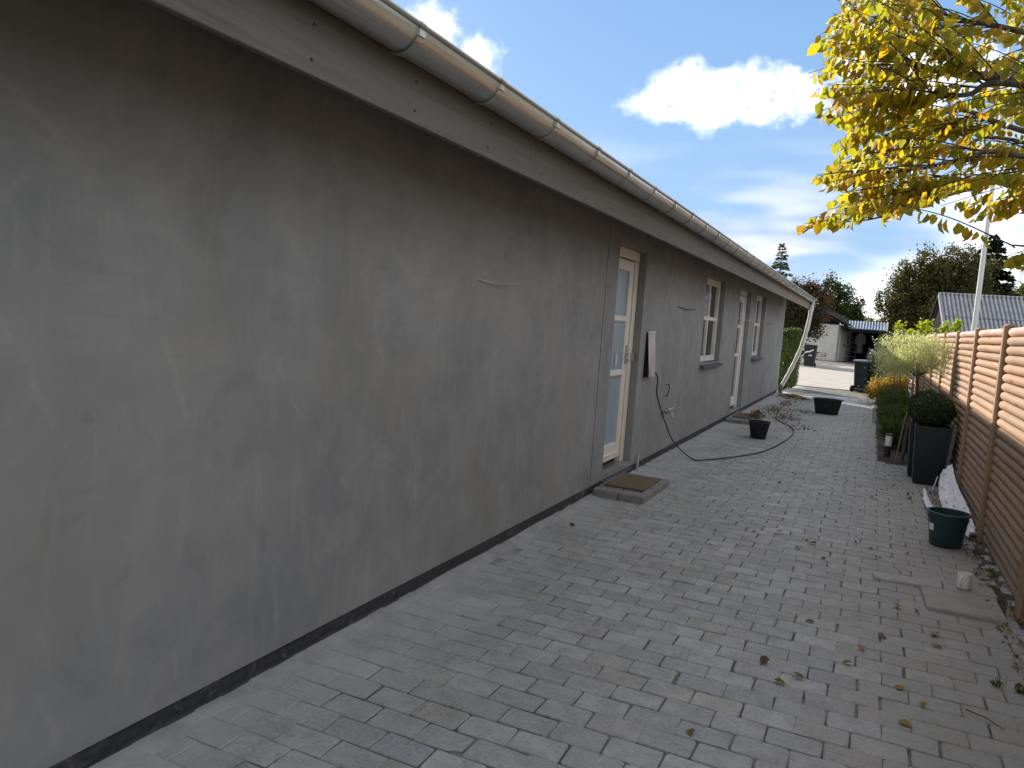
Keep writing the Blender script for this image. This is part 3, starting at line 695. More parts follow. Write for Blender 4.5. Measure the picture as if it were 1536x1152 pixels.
# ---------------------------------------------------------------- things fixed to the house wall
# meter box with lid hanging open
mb_ = empty('meter_box', (XW, 8.24, 1.02)); tag(mb_, 'small dark wall box with pale grey lid hanging open beside the first door', 'box')
m = MB()
for a_, c_ in (((0, -.14, 0), (.014, -.128, .48)), ((0, .128, 0), (.014, .14, .48)), ((0, -.128, 0), (.014, .128, .012)), ((0, -.128, .468), (.014, .128, .48))): m.box(a_, c_)
m.box((.001, -.128, .012), (.004, .128, .468)); m.build('frame', M_BOXDARK, mb_)
lid = MB(); rot = Matrix.Rotation(R_(-5.5), 3, 'Y')
lid.box((.017, -.138, .004), (.025, .13, .476), rot, (.02, 0, .476)); lid.build('lid', M_PANEL, mb_)
MB().box((.015, -.135, .4815), (.032, .135, .495)).build('lid_top', M_WHITE2, mb_)
MB().box((.060, .085, .012), (.072, .105, .05)).build('latch', M_STEEL, mb_)
# garden tap
tp = empty('garden_tap', (XW, 9.10, .56)); tag(tp, 'small chrome garden tap on the grey wall with the cable passing in front', 'tap')
t1 = MB().tube([(0, 0, 0), (.09, 0, 0), (.12, 0, -.01), (.135, 0, -.05)], [.013, .013, .012, .010], 10).build('spout', M_STEEL, tp); auto(t1)
auto(MB().lathe([(.03, 0), (.03, .006), (.014, .012)], (0, 0, 0), 14).build('wall_rose', M_STEEL, tp)); tp.children[-1].rotation_euler = (0, R_(90), 0)
auto(MB().tube([(.07, -.05, .045), (.07, .05, .045)], [.011, .011], 8).build('handle', M_STEEL, tp)); auto(MB().tube([(.07, 0, .01), (.07, 0, .045)], .009, 8).build('stem', M_STEEL, tp))
auto(MB().tube([(.02, .02, 0), (.035, .19, .015), (.05, .30, .03)], [.012, .013, .017], 8).build('side_valve', M_STEEL, tp))
def wire(name, pts, r, mat, label, cat='wire'):
    o = MB().tube(spline(pts, 6), r, 6).build(name, mat); auto(o, 60)
    o.data.transform(Matrix.Translation(-Vector(pts[0]))); o.location = pts[0]
    return tag(o, label, cat)
M_WIREW = plain('pale_wire', (.55, .53, .50), .5, scale=9, bumpk=0)
wire('loose_wire', [(XW-.01, 4.12, 1.80), (XW+.02, 4.25, 1.785), (XW+.035, 4.42, 1.78), (XW+.05, 4.62, 1.80)], .0035, M_WIREW, 'pale wire end sticking out of the broad blank wall')
wire('loose_wire', [(XW-.01, 9.42, 1.835), (XW+.02, 9.62, 1.815), (XW+.04, 9.95, 1.81), (XW+.05, 10.2, 1.83)], .006, M_RUBBER, 'dark wire end sticking out between the first door and the window')
wire('loose_wire', [(XW-.01, 13.9, 1.80), (XW+.03, 14.3, 1.79), (XW+.07, 14.9, 1.785), (XW+.08, 15.5, 1.78)], .006, M_WIREW, 'pale wire end across the top of the second door')
wire('loose_wire', [(XW-.01, 18.1, 1.80), (XW+.03, 18.3, 1.79), (XW+.05, 18.6, 1.79)], .006, M_RUBBER, 'dark wire end just past the last window')
wire('wall_hook', [(XW-.01, 9.18, .88), (XW+.035, 9.18, .885), (XW+.04, 9.2, .84), (XW+.03, 9.19, .78), (XW+.03, 9.17, .745), (XW+.01, 9.15, .76)], .006, M_RUBBER, 'small dark bent hook on wall above the tap', 'hook')
cab = [(XW+.05, 8.36, 1.10), (XW+.09, 8.40, 1.0), onX(985, 590, -2.10), onX(992, 616, -2.08), onX(1000, 640, -2.04), onX(1010, 662, -1.99), (-1.90, 9.30, .045), (-1.80, 9.26, .014)]
for q in [(1045, 692), (1075, 690), (1110, 685.5), (1140, 680), (1165, 670), (1185, 657), (1190, 650), (1190, 646), (1184, 640), (1176, 636), (1166, 630), (1164, 626), (1168, 618), (1176, 609), (1183, 603)]:
    g_ = ground(*q); cab.append((g_[0], g_[1], .014))
wire('power_cable', cab, .0075, M_RUBBER, 'black cable hanging from the wall box and snaking over the paving', 'cable')
# small stub pipe by the first step
sp_ = MB().tube([(0, 0, -.01), (.0, 0, .10), (.004, .004, .19)], [.014, .014, .012], 8).build('stub_pipe', M_WIREW); sp_.location = (XW+.03, 8.08, 0); auto(sp_)
tag(sp_, 'short pale stub pipe rising at the wall foot by the coir mat', 'pipe')

# ---------------------------------------------------------------- doorsteps and mats
def doorstep(x0, x1, y0, y1, h, nx, ny, label):
    e = empty('doorstep', ((x0+x1)/2, (y0+y1)/2, 0)); tag(e, label, 'step', 'doorsteps')
    lx, ly = (x1-x0)/nx, (y1-y0)/ny
    for i in range(nx):
        for j in range(ny):
            b = MB(); r = paver_rings(lx-.006, ly-.006, h, .01, .002)
            b.loft([r(-.02, 0, i*9+j), r(h-.012, 0, i*9+j), r(h+random.uniform(-.003, .003), .006, i*9+j+70)]); o = b.build('step_stone', M_STONE, e)
            o.location = (-(x1-x0)/2+lx*(i+.5), -(y1-y0)/2+ly*(j+.5), 0)
    return e
doorstep(-2.17, -1.69, 6.60, 7.56, .072, 2, 7, 'low step of stone blocks under the coir mat at the first door')
doorstep(-2.17, -1.70, 13.55, 14.85, .065, 2, 9, 'low step of stone blocks at the second door, leaves heaped on it')
def mat_(x0, x1, y0, y1, z, m, label):
    b = MB(); n = 16
    b.cbox((x0, y0, z), (x1, y1, z+.016), .005); o = b.build('doormat', m); cxx = ((x0+x1)/2, (y0+y1)/2, z)
    o.data.transform(Matrix.Translation(-Vector(cxx))); o.location = cxx
    return tag(o, label, 'doormat')
mat_(-2.12, -1.745, 6.78, 7.42, .0765, M_COIR, 'worn brown coir doormat on the first stone step')
mat_(-2.10, -1.78, 13.85, 14.65, .0695, M_BROWNMAT, 'dull reddish brown mat on the step at the second door')

# ---------------------------------------------------------------- fence
FX = .965
POSTS = [-.35, 1.55, 3.47, 5.40, 7.27, 9.16, 11.07, 13.02, 14.95, 16.85, 18.75, 20.65]
fence = empty('log_fence', (FX, 7, 0)); tag(fence, 'tall brown fence of stacked round logs between square posts', 'fence')
NL, ZL0, PIT = 24, .03, .0725
for py in POSTS:
    hgt = 1.785+random.uniform(-.01, .012)
    b = MB(); s = .05
    b.cbox((-.030, -s, -.05), (.052, s, hgt), .015); o = b.build('post', M_POST, fence); o.location = (0, py-7, 0); o.rotation_euler = (random.gauss(0, .003), random.gauss(0, .004), 0)
logm = []
for k in range(4):
    b = MB(); Lg = 1.0; seg = 12; rings = []
    for t in np.linspace(-.5, .5, 7):
        rr = .0365*(1+random.uniform(-.02, .02)); dz, dxx = random.uniform(-.0016, .0016), random.uniform(-.0016, .0016)
        rings.append([(rr*.98*math.cos(2*math.pi*j/seg)+dxx, t, rr*math.sin(2*math.pi*j/seg)+dz) for j in range(seg)])
    b.loft(rings); me = b.mesh('log', M_LOG, True); logm.append(me)
capm = logm[0].copy(); capm.materials.clear(); capm.materials.append(M_LOGTOP)
for i in range(2, len(POSTS)-1):
    a, c = POSTS[i]+.051, POSTS[i+1]-.051
    for k in range(NL):
        o = link('log', capm if k == NL-1 else logm[random.randrange(4)], fence)
        o.location = (.03+random.gauss(0, .0015), (a+c)/2-7, ZL0+PIT*k+.036+random.gauss(0, .001)); o.scale = (1, c-a, 1)
        o.rotation_euler = (random.gauss(0, .0008), random.uniform(-.3, .3), 0)
stf = MB()
for i in range(0, 2):
    a, c = POSTS[i]+.051, POSTS[i+1]-.051
    for k in range(NL): stf.tube([(.03, a-7, ZL0+PIT*k+.036), (.03, c-7, ZL0+PIT*k+.036)], .0362, 10)
tag(stf.build('rear_logs', M_LOG, fence, True), kind='stuff')
sheet('fence_soil', .87, 1.05, -1, 11.1, -.002, M_SOIL, nx=4, ny=60, amp=.006)

# ---------------------------------------------------------------- planting bed
b = MB(); nx, ny = 12, 90
for j in range(ny+1):
    for i in range(nx+1): b.v.append((.19+.78*i/nx, 11.17+11.3*j/ny, -.02 if i == 0 or j == 0 else .016+random.uniform(0, .03)))
for j in range(ny):
    for i in range(nx): q = j*(nx+1)+i; b.f.append((q, q+1, q+nx+2, q+nx+1))
tag(b.build('planting_bed', M_SOIL, smooth=True), kind='structure')
ck = plain('cobble', (.24, .235, .225), .85, scale=14, bumpk=.5, c2=(.14, .14, .135))
kb = empty('bed_edging', (.20, 15, 0)); tag(kb, 'row of small grey cobbles edging the planting bed', 'edging')
cm = []
for k in range(3):
    b = MB(); r = paver_rings(.09, .10, .06, .02, .006); b.loft([r(-.03, 0, k), r(.035, 0, k), r(.05, .012, k+9)]); cm.append(b.mesh('cobble', ck))
y = 16.4
while y < 20.5:
    o = link('cobble', cm[random.randrange(3)], kb); o.location = (random.gauss(0, .008), y-15, random.gauss(-.01, .006)); o.rotation_euler = (0, 0, random.gauss(0, .2)); y += .115

# ---------------------------------------------------------------- buckets, mug, planters, lamps
def tub(name, loc, rt, rb, h, sy, mat, label, rz=0, handles=False, sticker=False):
    e = empty(name, loc, rz); tag(e, label, 'bucket', 'builders buckets on the paving')
    w_ = .006
    o = MB().lathe([(rb*.2, .012), (rb-.012, .012), (rb+.0, .014), (rt-w_, h-.01), (rt-w_, h), (rt+.012, h), (rt+.014, h-.012), (rt+.004, h-.016), (rt-.002, h-.03), (rb+.004, .01), (rb-.006, 0), (rb*.2, 0)], (0, 0, 0), 36, 1, sy, True, True)
    auto(o.build('shell', mat, e), 50)
    rr = rt-.012; auto(MB().tube([((rr+.012)*math.cos(a), sy*(rr+.012)*math.sin(a), h-.05) for a in np.linspace(0, 2*math.pi, 37)], .0035, 6).build('rib', mat, e))
    for sgn in (-1, 1):
        hb_ = [(sgn*(rt+.006), -.045, h-.004), (sgn*(rt+.03), -.04, h-.008), (sgn*(rt+.035), 0, h-.01), (sgn*(rt+.03), .04, h-.008), (sgn*(rt+.006), .045, h-.004)]
        if handles: auto(MB().tube(spline(hb_, 4), .008, 6).build('grip', mat, e))
    if sticker:
        a0 = R_(186); b = MB(); n = 5
        for j in range(n+1):
            a = a0+R_(24)*j/n
            for zz in (.12, .175):
                r2 = rb+(rt-rb)*zz/h+.0050; b.v.append((r2*math.cos(a), sy*r2*math.sin(a), zz))
        for j in range(n): b.f.append((2*j, 2*j+2, 2*j+3, 2*j+1))
        b.build('sticker', M_OPAL, e)
    return e
tub('mortar_bucket', (-1.415, 12.0, .004), .152, .108, .255, 1, M_BLACKPL, 'small round black bucket on dusty paving by the second step')
tub('mortar_tub', (-.72, 17.1, .004), .275, .215, .31, .8, M_BLACKPL, 'wide black mortar tub standing alone in the middle of the path', handles=True)
tub('mortar_bucket', (.685, 6.98, .006), .147, .112, .27, 1, M_TEALPL, 'dark teal bucket with white sticker beside the log fence', rz=.2, sticker=True)
mug = empty('mug', (.695, 5.73, .030)); tag(mug, 'plain white mug on the raised paving slab by the fence', 'mug')
auto(MB().lathe([(.012, .006), (.034, .007), (.0365, .02), (.037, .098), (.041, .098), (.0412, .094), (.041, .012), (.037, 0), (.012, 0)], (0, 0, 0), 28).build('body', M_CER, mug), 50)
auto(MB().tube(spline([(-.016, -.036, .078), (-.026, -.060, .074), (-.029, -.066, .05), (-.024, -.056, .028), (-.016, -.037, .024)], 5), .0055, 8).build('handle', M_CER, mug))
def planter(loc, label, wt, wb, h, rz=0):
    e = empty('square_planter', loc, rz); tag(e, label, 'planter', 'tall square planters by the fence')
    def rg(s, z, c=.012): s /= 2; return [(-s+c, -s, z), (s-c, -s, z), (s, -s+c, z), (s, s-c, z), (s-c, s, z), (-s+c, s, z), (-s, s-c, z), (-s, -s+c, z)]
    auto(MB().loft([rg(wb-.02, 0), rg(wb, .008), rg(wt, h-.008), rg(wt-.008, h), rg(wt-.05, h), rg(wt-.06, h-.05)]).build('pot', M_PLANTER, e), 30)
    MB().loft([rg(wt-.062, h-.06), rg(wt-.062, h-.045)]).build('soil', M_SOIL, e)
    return e
planter((.725, 9.99, .002), 'tall tapered dark planter carrying the nearer boxwood ball, beside the white sheeting', .375, .31, .665)
planter((.690, 10.42, .002), 'tall tapered dark planter carrying the farther boxwood ball, behind its twin', .375, .31, .665)
def boxball(c, r, label, n=9000):
    e = empty('boxwood_ball', (c[0], c[1], c[2]-r*.8)); tag(e, label, 'shrub', 'clipped boxwood balls')
    d = rdir(n); rad = (1-.22*rng.random(n)**1.6)*(1+.05*np.sin(d[:, 0]*9+d[:, 2]*7))
    P = d*rad[:, None]*np.array([r, r, r*.88])+np.array([0, 0, r*.8])
    D = norm(d*.7+rng.normal(size=(n, 3))*.6); o = link('foliage', leafmesh('foliage', P, D, norm(d+rng.normal(size=(n, 3))*.6), .022*(.7+.6*rng.random(n)), T_DI, L_BOX), e)
    core = MB(); core.lathe([(max(.01, r*.74*math.sin(math.pi*i/10)), r*.8-r*.68*math.cos(math.pi*i/10)) for i in range(11)], (0, 0, 0), 16); auto(core.build('inner_twigs', L_BOX, e), 80)
    MB().tube([(0, 0, -r*.35), (0, 0, r*.3)], .014, 8).build('stem', M_DBARK, e); return e
boxball((.720, 9.99, .845), .205, 'clipped round boxwood ball in the nearer tall planter')
boxball((.665, 10.42, .850), .205, 'clipped round boxwood ball in the farther tall planter')
def bollard(loc, label):
    e = empty('bollard_light', loc); tag(e, label, 'lamp', 'bollard lights in the bed')
    auto(MB().lathe([(.055, 0), (.055, .01), (.043, .012), (.043, .175)], (0, 0, 0), 24).build('post', M_DARKMETAL, e))
    auto(MB().lathe([(.0425, .176), (.0425, .315)], (0, 0, 0), 24).build('lamp_shade', M_OPAL, e))
    auto(MB().lathe([(.045, .316), (.045, .338), (.03, .342)], (0, 0, 0), 24).build('cap', M_DARKMETAL, e)); return e
bollard((.325, 11.52, .010), 'short black bollard light with white lantern at the corner of the bed')
bollard((.33, 22.2, .012), 'short black bollard light with white lantern beside the orange shrub')

# loose slabs by the mug
def slab(x0, x1, y0, y1, h, label, rz=0):
    b = MB(); r = paver_rings(x1-x0, y1-y0, h, .012, .003); b.loft([r(-.02, 0, int(x0*100)+5), r(h-.008, 0, int(x0*100)+5), r(h, .006, int(x0*100)+77)])
    o = b.build('paving_slab', M_PAVER); o.location = ((x0+x1)/2, (y0+y1)/2, 0); o.rotation_euler = (R_(.4), R_(-.5), rz); return tag(o, label, 'slab')
slab(.45, .87, 5.20, 5.62, .026, 'large raised paving slab with worn edge, between the mug and the fence post', .03)
slab(.58, .88, 5.635, 5.86, .027, 'raised paving slab that the white mug stands on', .02)
slab(.16, .57, 5.64, 5.80, .020, 'long thin raised paving slab next to the mug slab', .05)

# white sheeting against the fence
def crumple(name, pts_a, pts_b, nu, nv, amp, label, sag=0.0):
    A = spline(pts_a, nu//max(1, len(pts_a)-1)); B = spline(pts_b, nu//max(1, len(pts_b)-1)); n = min(len(A), len(B)); b = MB()
    for i in range(n):
        for j in range(nv+1):
            t = j/nv; p = np.array(A[i])*(1-t)+np.array(B[i])*t
            k = amp*(.3+math.sin(math.pi*t)); p = p+np.array([random.gauss(0, k), random.gauss(0, k), abs(random.gauss(0, k))+.004]); b.v.append(tuple(p))
    for i in range(n-1):
        for j in range(nv): q = i*(nv+1)+j; b.f.append((q, q+1, q+nv+2, q+nv+1))
    o = b.build(name, M_PAPER); me = o.data; cxx = Vector(b.v[0]); me.transform(Matrix.Translation(-cxx)); o.location = cxx
    sol = o.modifiers.new('thickness', 'SOLIDIFY'); sol.thickness = .003
    return tag(o, label, 'sheet', None)
crumple('plastic_sheet', [(.88, 7.30, .02), (.80, 7.70, .03), (.76, 8.3, .05), (.76, 8.9, .10), (.80, 9.45, .20)], [(.915, 7.30, .10), (.91, 7.8, .17), (.905, 8.4, .20), (.90, 9.0, .24), (.90, 9.40, .33)], 28, 7, .010,
        'torn crumpled white sheeting lying along the foot of the fence')
crumple('plastic_sheet', [(.70, 7.45, .01), (.64, 8.1, .02), (.62, 8.7, .03), (.64, 9.15, .06)], [(.75, 7.45, .03), (.70, 8.1, .03), (.67, 8.7, .04), (.655, 9.2, .07)], 21, 3, .006,
        'narrow torn strip of white sheeting on the paving beside the larger piece')
st = MB().tube([(0, 0, 0), (.06, .35, .10)], [.009, .007], 6).build('white_stick', M_WIREW); st.location = (.72, 9.1, .07); tag(st, 'thin pale stick poking out of the white sheeting', 'stick')
# board leaning between planter and fence
lb = MB().box((-.012, -.06, 0), (.012, .06, .72)).build('leaning_board', M_FASCIA); lb.location = (.865, 9.72, .002); lb.rotation_euler = (0, R_(4), 0); tag(lb, 'narrow grey board leaning between the planter and the fence', 'board')

# ---------------------------------------------------------------- plants in the bed
def woody(e, paths, mat=M_DBARK, name='stem'):
    for p, r0, r1 in paths:
        q = spline(p, 5); auto(MB().tube(q, np.linspace(r0, r1, len(q)).tolist(), 8).build(name, mat, e), 60)
# standard dappled willow
we = empty('willow_standard', (.50, 11.35, .01)); tag(we, 'small cream-leaved willow with round crown on a bare stem', 'tree')
woody(we, [([(.0, 0, 0), (.03, -.02, .5), (.09, -.05, .85), (.06, -.03, 1.18)], .024, .019)], M_BARK, 'trunk')
wl = []
for k in range(14):
    a = 2*math.pi*k/14+random.uniform(-.2, .2); rr = random.uniform(.22, .40)
    wl.append(([(.06, -.03, 1.14), (.05+rr*.5*math.cos(a), rr*.5*math.sin(a), 1.26+random.uniform(0, .08)), (rr*math.cos(a), rr*math.sin(a), 1.32+random.uniform(-.05, .25))], .008, .003))
woody(we, wl, M_BARK, 'branch')
n = 15000
P, O = clumps([((-.03, 0, 1.37), (.43, .42, .27)), ((.10, 0, 1.47), (.34, .34, .22)), ((-.15, 0, 1.28), (.34, .36, .17))], 210, n, .075, .35)
P = P[P[:, 2] > 1.02+.25*np.abs(P[:, 0])*0]; n = len(P)
D = norm(rng.normal(size=(n, 3))*.6+np.array([0, 0, .45])+P*np.array([.5, .5, 0])); me = leafmesh('crown', P, D, rdir(n), .034*(.6+.7*rng.random(n)), T_NA, L_WIL)
tag(link('crown', me, we), kind='stuff')
sh = []; shD = []; twg = MB()
for k in range(260):
    a = random.uniform(0, 2*math.pi); r = .43*math.sqrt(random.random()); b0 = np.array([.40*math.cos(a), .40*math.sin(a), random.uniform(1.14, 1.46)]) if k > 150 else np.array([r*math.cos(a), r*math.sin(a), 1.42+.17*math.sqrt(max(0, 1-(r/.45)**2))])
    dd_ = np.array([.35*math.cos(a)*r/.4, .35*math.sin(a)*r/.4, 1])+np.random.default_rng(k).normal(size=3)*.18; L_ = random.uniform(.05, .15)
    twg.tube([b0, b0+dd_*L_], [.002, .001], 4)
    for t in np.linspace(.1, 1, 9): sh.append(b0+dd_*L_*t); shD.append(dd_*.6+np.random.default_rng(k*17+int(t*90)).normal(size=3)*.5)
tag(link('shoots', leafmesh('shoots', sh, shD, rdir(len(sh)), .034, T_NA, L_WIL), we), kind='stuff')
tag(twg.build('shoot_twig', M_BARK, we), kind='stuff')
stk = MB().tube([(0, 0, 0), (.05, .0, .5), (.115, 0, 1.05)], .009, 8).build('garden_cane', plain('bamboo_cane', (.30, .24, .14), .6, scale=6, bumpk=.1)); stk.location = (.42, 11.22, .01); tag(stk, 'thin pale cane leaning beside the willow stem', 'cane')
def shrub(name, label, loc, blobs, nleaf, ls, lm, ncl, cr, stems=6, sm=M_DBARK, tmpl=T_DI, up=.2, group=None, cat='shrub', shell=.5):
    e = empty(name, loc); tag(e, label, cat, group)
    P, O = clumps(blobs, ncl, nleaf, cr, shell); P = P[P[:, 2] > .01]; n = len(P)
    D = norm(rng.normal(size=(n, 3))+np.array([0, 0, up]))
    tag(link('foliage', leafmesh('foliage', P, D, rdir(n)+np.array([0, 0, .6]), ls*(.6+.8*rng.random(n)), tmpl, lm), e), kind='stuff')
    pa = []
    for k in range(stems):
        c, r = blobs[k % len(blobs)]; t = np.array(c)+np.array([random.uniform(-.6, .6)*r[0], random.uniform(-.6, .6)*r[1], random.uniform(0, .7)*r[2]])
        b0 = np.array([c[0]*.4+random.uniform(-.04, .04), c[1]*.5+random.uniform(-.04, .04), 0]); pa.append(([b0, (b0+t)/2+np.array([random.uniform(-.03, .03), 0, .05]), t], .009*max(1, cr*5), .003))
    woody(e, pa, sm); return e
shrub('orange_shrub', 'low shrub turning orange and yellow beside the wheeled bin', (.42, 21.0, 0), [((-.05, 0, .42), (.42, .55, .36)), ((.22, -.3, .48), (.30, .4, .32))], 7000, .05, L_ORNG, 70, .13, 9)
# feathery green perennials in front
def feathery(name, label, loc, w_, h, n, lm, seed):
    e = empty(name, loc); tag(e, label, 'plant', 'leafy perennials in the bed'); rr = np.random.default_rng(seed); pts = []; dirs = []; st_ = MB()
    for k in range(n):
        a = rr.uniform(0, 2*math.pi); r = w_*math.sqrt(rr.random()); b0 = np.array([r*.5*math.cos(a), r*.6*math.sin(a), 0]); t = np.array([r*math.cos(a), r*1.2*math.sin(a), h*rr.uniform(.6, 1.05)])
        mid = (b0+t)/2+np.array([0, 0, .1*h]); q = spline([b0, mid, t], 8); st_.tube(q, np.linspace(.0032, .0012, len(q)).tolist(), 4)
        for i in range(3, len(q)):
            for s in range(5): pts.append(q[i]+rr.normal(size=3)*.008); dirs.append(rr.normal(size=3)*.7+np.array([0, 0, .5]))
    tag(st_.build('stems', lm, e), kind='stuff')
    tag(link('leaves', leafmesh('leaves', pts, dirs, rdir(len(pts)), .05, T_NA, lm), e), kind='stuff'); return e
feathery('feathery_perennial', 'dense feathery green perennial right behind the bollard light at the bed corner', (.50, 12.5, .01), .30, .44, 90, L_GREEN, 1)
feathery('feathery_perennial', 'feathery green perennial in the middle of the bed past the willow stem', (.48, 14.2, .01), .34, .52, 90, L_GREEN, 2)
feathery('feathery_perennial', 'feathery green perennial growing near the cobble edging', (.50, 16.2, .01), .36, .58, 90, L_GREEN, 3)
feathery('feathery_perennial', 'feathery green perennial just before the orange shrub', (.50, 18.2, .01), .36, .62, 80, L_GREEN, 4)
shrub('lime_shrub', 'bright lime green leafy shrub rising above the far end of the fence', (.72, 17.6, 0), [((-.22, 0, 1.75), (.10, .12, .22)), ((.0, 0, 1.55), (.22, .25, .25)), ((.20, 0, 1.80), (.12, .14, .28)), ((.30, .1, 1.65), (.10, .1, .2))], 1500, .065, L_LIME, 55, .07, 9, M_BARK, T_OV)
shrub('lime_shrub', 'small lime green shoot above the fence in front of the corrugated roof', (1.28, 17.2, 0), [((-.05, 0, 1.85), (.05, .06, .25)), ((.14, 0, 1.88), (.05, .08, .27))], 380, .055, L_LIME, 22, .06, 5, M_BARK, T_OV)
shrub('round_topiary', 'dark rounded evergreen bush behind the cream-leaved willow', (.52, 25.2, -.02), [((0, 0, .95), (.52, .52, .88))], 14000, .05, L_BOX, 240, .10, 6, shell=.8)
# thin young stem
woody(tag(empty('young_sapling', (.42, 16.0, 0)), 'thin young sapling stem standing among the perennials', 'sapling'), [([(0, 0, 0), (.02, 0, .5), (.0, 0, 1.05)], .016, .011)], M_BARK, 'trunk')

# hedge by the house corner
he = empty('hedge', (-2.2, 23.5, 0)); tag(he, 'clipped green hedge standing just past the house corner', 'hedge')
n = 30000; P = np.c_[rng.uniform(-.26, .24, n), rng.uniform(-.85, .95, n), rng.uniform(.05, 1.68, n)]
k = rng.integers(0, 5, n); sx = np.where(rng.random(n) < .5, -1, 1)
P[:, 0] = np.where(k < 2, sx*(.25-.06*rng.random(n)), P[:, 0]); P[:, 1] = np.where(k == 2, sx*(.93-.07*rng.random(n)), P[:, 1]); P[:, 2] = np.where(k == 3, 1.70-.08*rng.random(n), P[:, 2])
P += .035*np.sin(P[:, [1, 2, 0]]*9)+rng.normal(size=(n, 3))*.012
tag(link('foliage', leafmesh('foliage', P, rdir(n)+np.array([0, 0, .3]), rdir(n), .042*(.6+.8*rng.random(n)), T_DI, L_HEDGE), he), kind='stuff')
for k in range(7): MB().tube([(random.uniform(-.05, .05), -.75+.26*k, -.02), (random.uniform(-.1, .1), -.75+.26*k, 1.4)], [.02, .008], 6).build('stem', M_DBARK, he)
# leaf cuttings and litter
def litter(name, areas, lm, size, label=None, zmax=.02):
    P = []; 
    for (x0, x1, y0, y1, n, hz) in areas:
        q = np.c_[rng.uniform(x0, x1, n), rng.uniform(y0, y1, n), rng.uniform(.006, hz, n)]; P.append(q)
    P = np.concatenate(P); n = len(P); D = rng.normal(size=(n, 3))*np.array([1, 1, .25]); N = rng.normal(size=(n, 3))*.35+np.array([0, 0, 1])
    o = link(name, leafmesh(name, P, D, N, size*(.5+rng.random(n)), T_DI, lm)); return tag(o, label, 'leaves', None, 'stuff')
def pile(cx, cy, rx, ry, n, h):
    q = rng.normal(size=(n, 2))*.45; hz = h*np.exp(-(q**2).sum(1)*1.5)
    return np.c_[cx+q[:, 0]*rx, cy+q[:, 1]*ry, .008+rng.random(n)*hz]
P = np.concatenate([pile(-1.75, 20.6, .38, .85, 620, .07), pile(-1.4, 20.0, .3, .6, 160, .03), pile(-1.62, 18.5, .18, 1.2, 150, .02), pile(-1.75, 14.3, .14, .34, 330, .12)+np.array([0, 0, .07]), pile(-1.35, 15.4, .4, 1.0, 240, .015), pile(-1.0, 14.0, .35, .7, 90, .01), pile(-1.75, 16.6, .35, 1.2, 260, .02), pile(-1.2, 17.0, .3, .7, 110, .012)])
n = len(P); tag(link('leaf_cuttings', leafmesh('leaf_cuttings', P, rng.normal(size=(n, 3))*np.array([1, 1, .3]), rng.normal(size=(n, 3))*.4+np.array([0, 0, 1]), .045*(.5+rng.random(n)), T_DI, L_DEAD)), 'heaps of dry brown leaf cuttings along the wall by the second door', 'leaves', None, 'stuff')
litter('leaf_litter', [(.80, .98, 3, 11, 650, .03), (.62, .95, 7.2, 9.6, 260, .02), (.2, .9, 11.2, 20, 1500, .05), (.0, .9, 9, 11.1, 90, .012), (-1.0, .8, 5, 20, 170, .010)], L_DEAD, .034, 'scattered brown leaf litter along the fence foot and bed')
gp = litter('gravel_bits', [(.82, .98, 3.5, 11, 500, .016), (.2, .45, 11.2, 22, 700, .04)], ck, .018, 'small grey gravel bits strewn along the fence foot')
# leaves one can pick out on the near paving
FL = [(1290, 972, 0), (1262, 997, 1), (1358, 1036, 0), (1160, 1024, 1), (1207, 1022, 1), (1148, 1000, 1), (1315, 955, 1), (1345, 914, 1), (1400, 957, 1), (1394, 968, 1), (1346, 1083, 1), (1386, 1064, 0), (1037, 1096, 1), (1322, 1045, 1), (1300, 960, 1), (1222, 935, 1), (1318, 893, 1), (1195, 825, 1),
      (1150, 805, 1), (1168, 800, 1), (1196, 812, 1), (1225, 818, 1), (1150, 816, 1), (1282, 815, 1), (1336, 815, 1), (1240, 840, 1), (1010, 950, 1), (862, 792, 1), (1190, 863, 1), (1467, 868, 1), (1418, 925, 1), (1502, 886, 0), (1265, 770, 1), (1305, 745, 1), (1345, 775, 1), (1362, 748, 1), (1330, 740, 1), (1000, 760, 1)]
lm_ = {}
for m_, ms in ((0, L_DEADY), (1, L_DEAD)):
    for k in range(4):
        b = MB(); rr = np.random.default_rng(k+m_*9)
        tv = T_OV[0].copy(); tv[:, 2] += rr.normal(size=8)*.07+.06; tv[:, 1] *= rr.uniform(.7, 1.1)
        b.add(tv*.062, T_OV[1]); lm_[(m_, k)] = b.mesh('fallen_leaf', ms)
for (uu, vv, m_) in FL[:13]+FL[15:30:2]+FL[31:36:2]:
    g_ = ground(uu, vv); o = link('fallen_leaf', lm_[(m_, random.randrange(4))]); o.location = (g_[0], g_[1], .012); o.rotation_euler = (random.gauss(0, .2), random.gauss(0, .2), random.uniform(0, 6.28)); s = random.uniform(.75, 1.15); o.scale = (s, s, s)
    if m_: tag(o, 'curled dry brown leaf lying on the open paving', 'leaf', 'brown leaves on the paving')
    else: tag(o, 'curled yellow fallen leaf lying on the paving', 'leaf', 'yellow leaves on the paving')
tw = MB().tube([(0, 0, .006), (.07, -.05, .012), (.13, -.12, .008)], [.003, .0025, .0015], 5).build('twig', M_DBARK); g_ = ground(1448, 1068); tw.location = (g_[0], g_[1], .006); tag(tw, 'thin dark twig lying on the paving', 'twig')
# weeds in the joints along the fence
for k, (uu, vv) in enumerate([(1497, 1030), (1532, 1040), (1490, 868), (1486, 858)]):
    g_ = ground(uu, vv); e = empty('weed_tuft', (g_[0], g_[1], 0)); n = 26
    D = rng.normal(size=(n, 3))*.5+np.array([0, 0, .7]); link('blades', leafmesh('blades', rng.normal(size=(n, 3))*np.array([.012, .012, 0]), D, rdir(n), .034*(.5+rng.random(n)), T_NA, L_HEDGE), e)
    tag(e, 'small green weed tuft growing in a joint near the fence', 'weed', 'weeds in the joints')

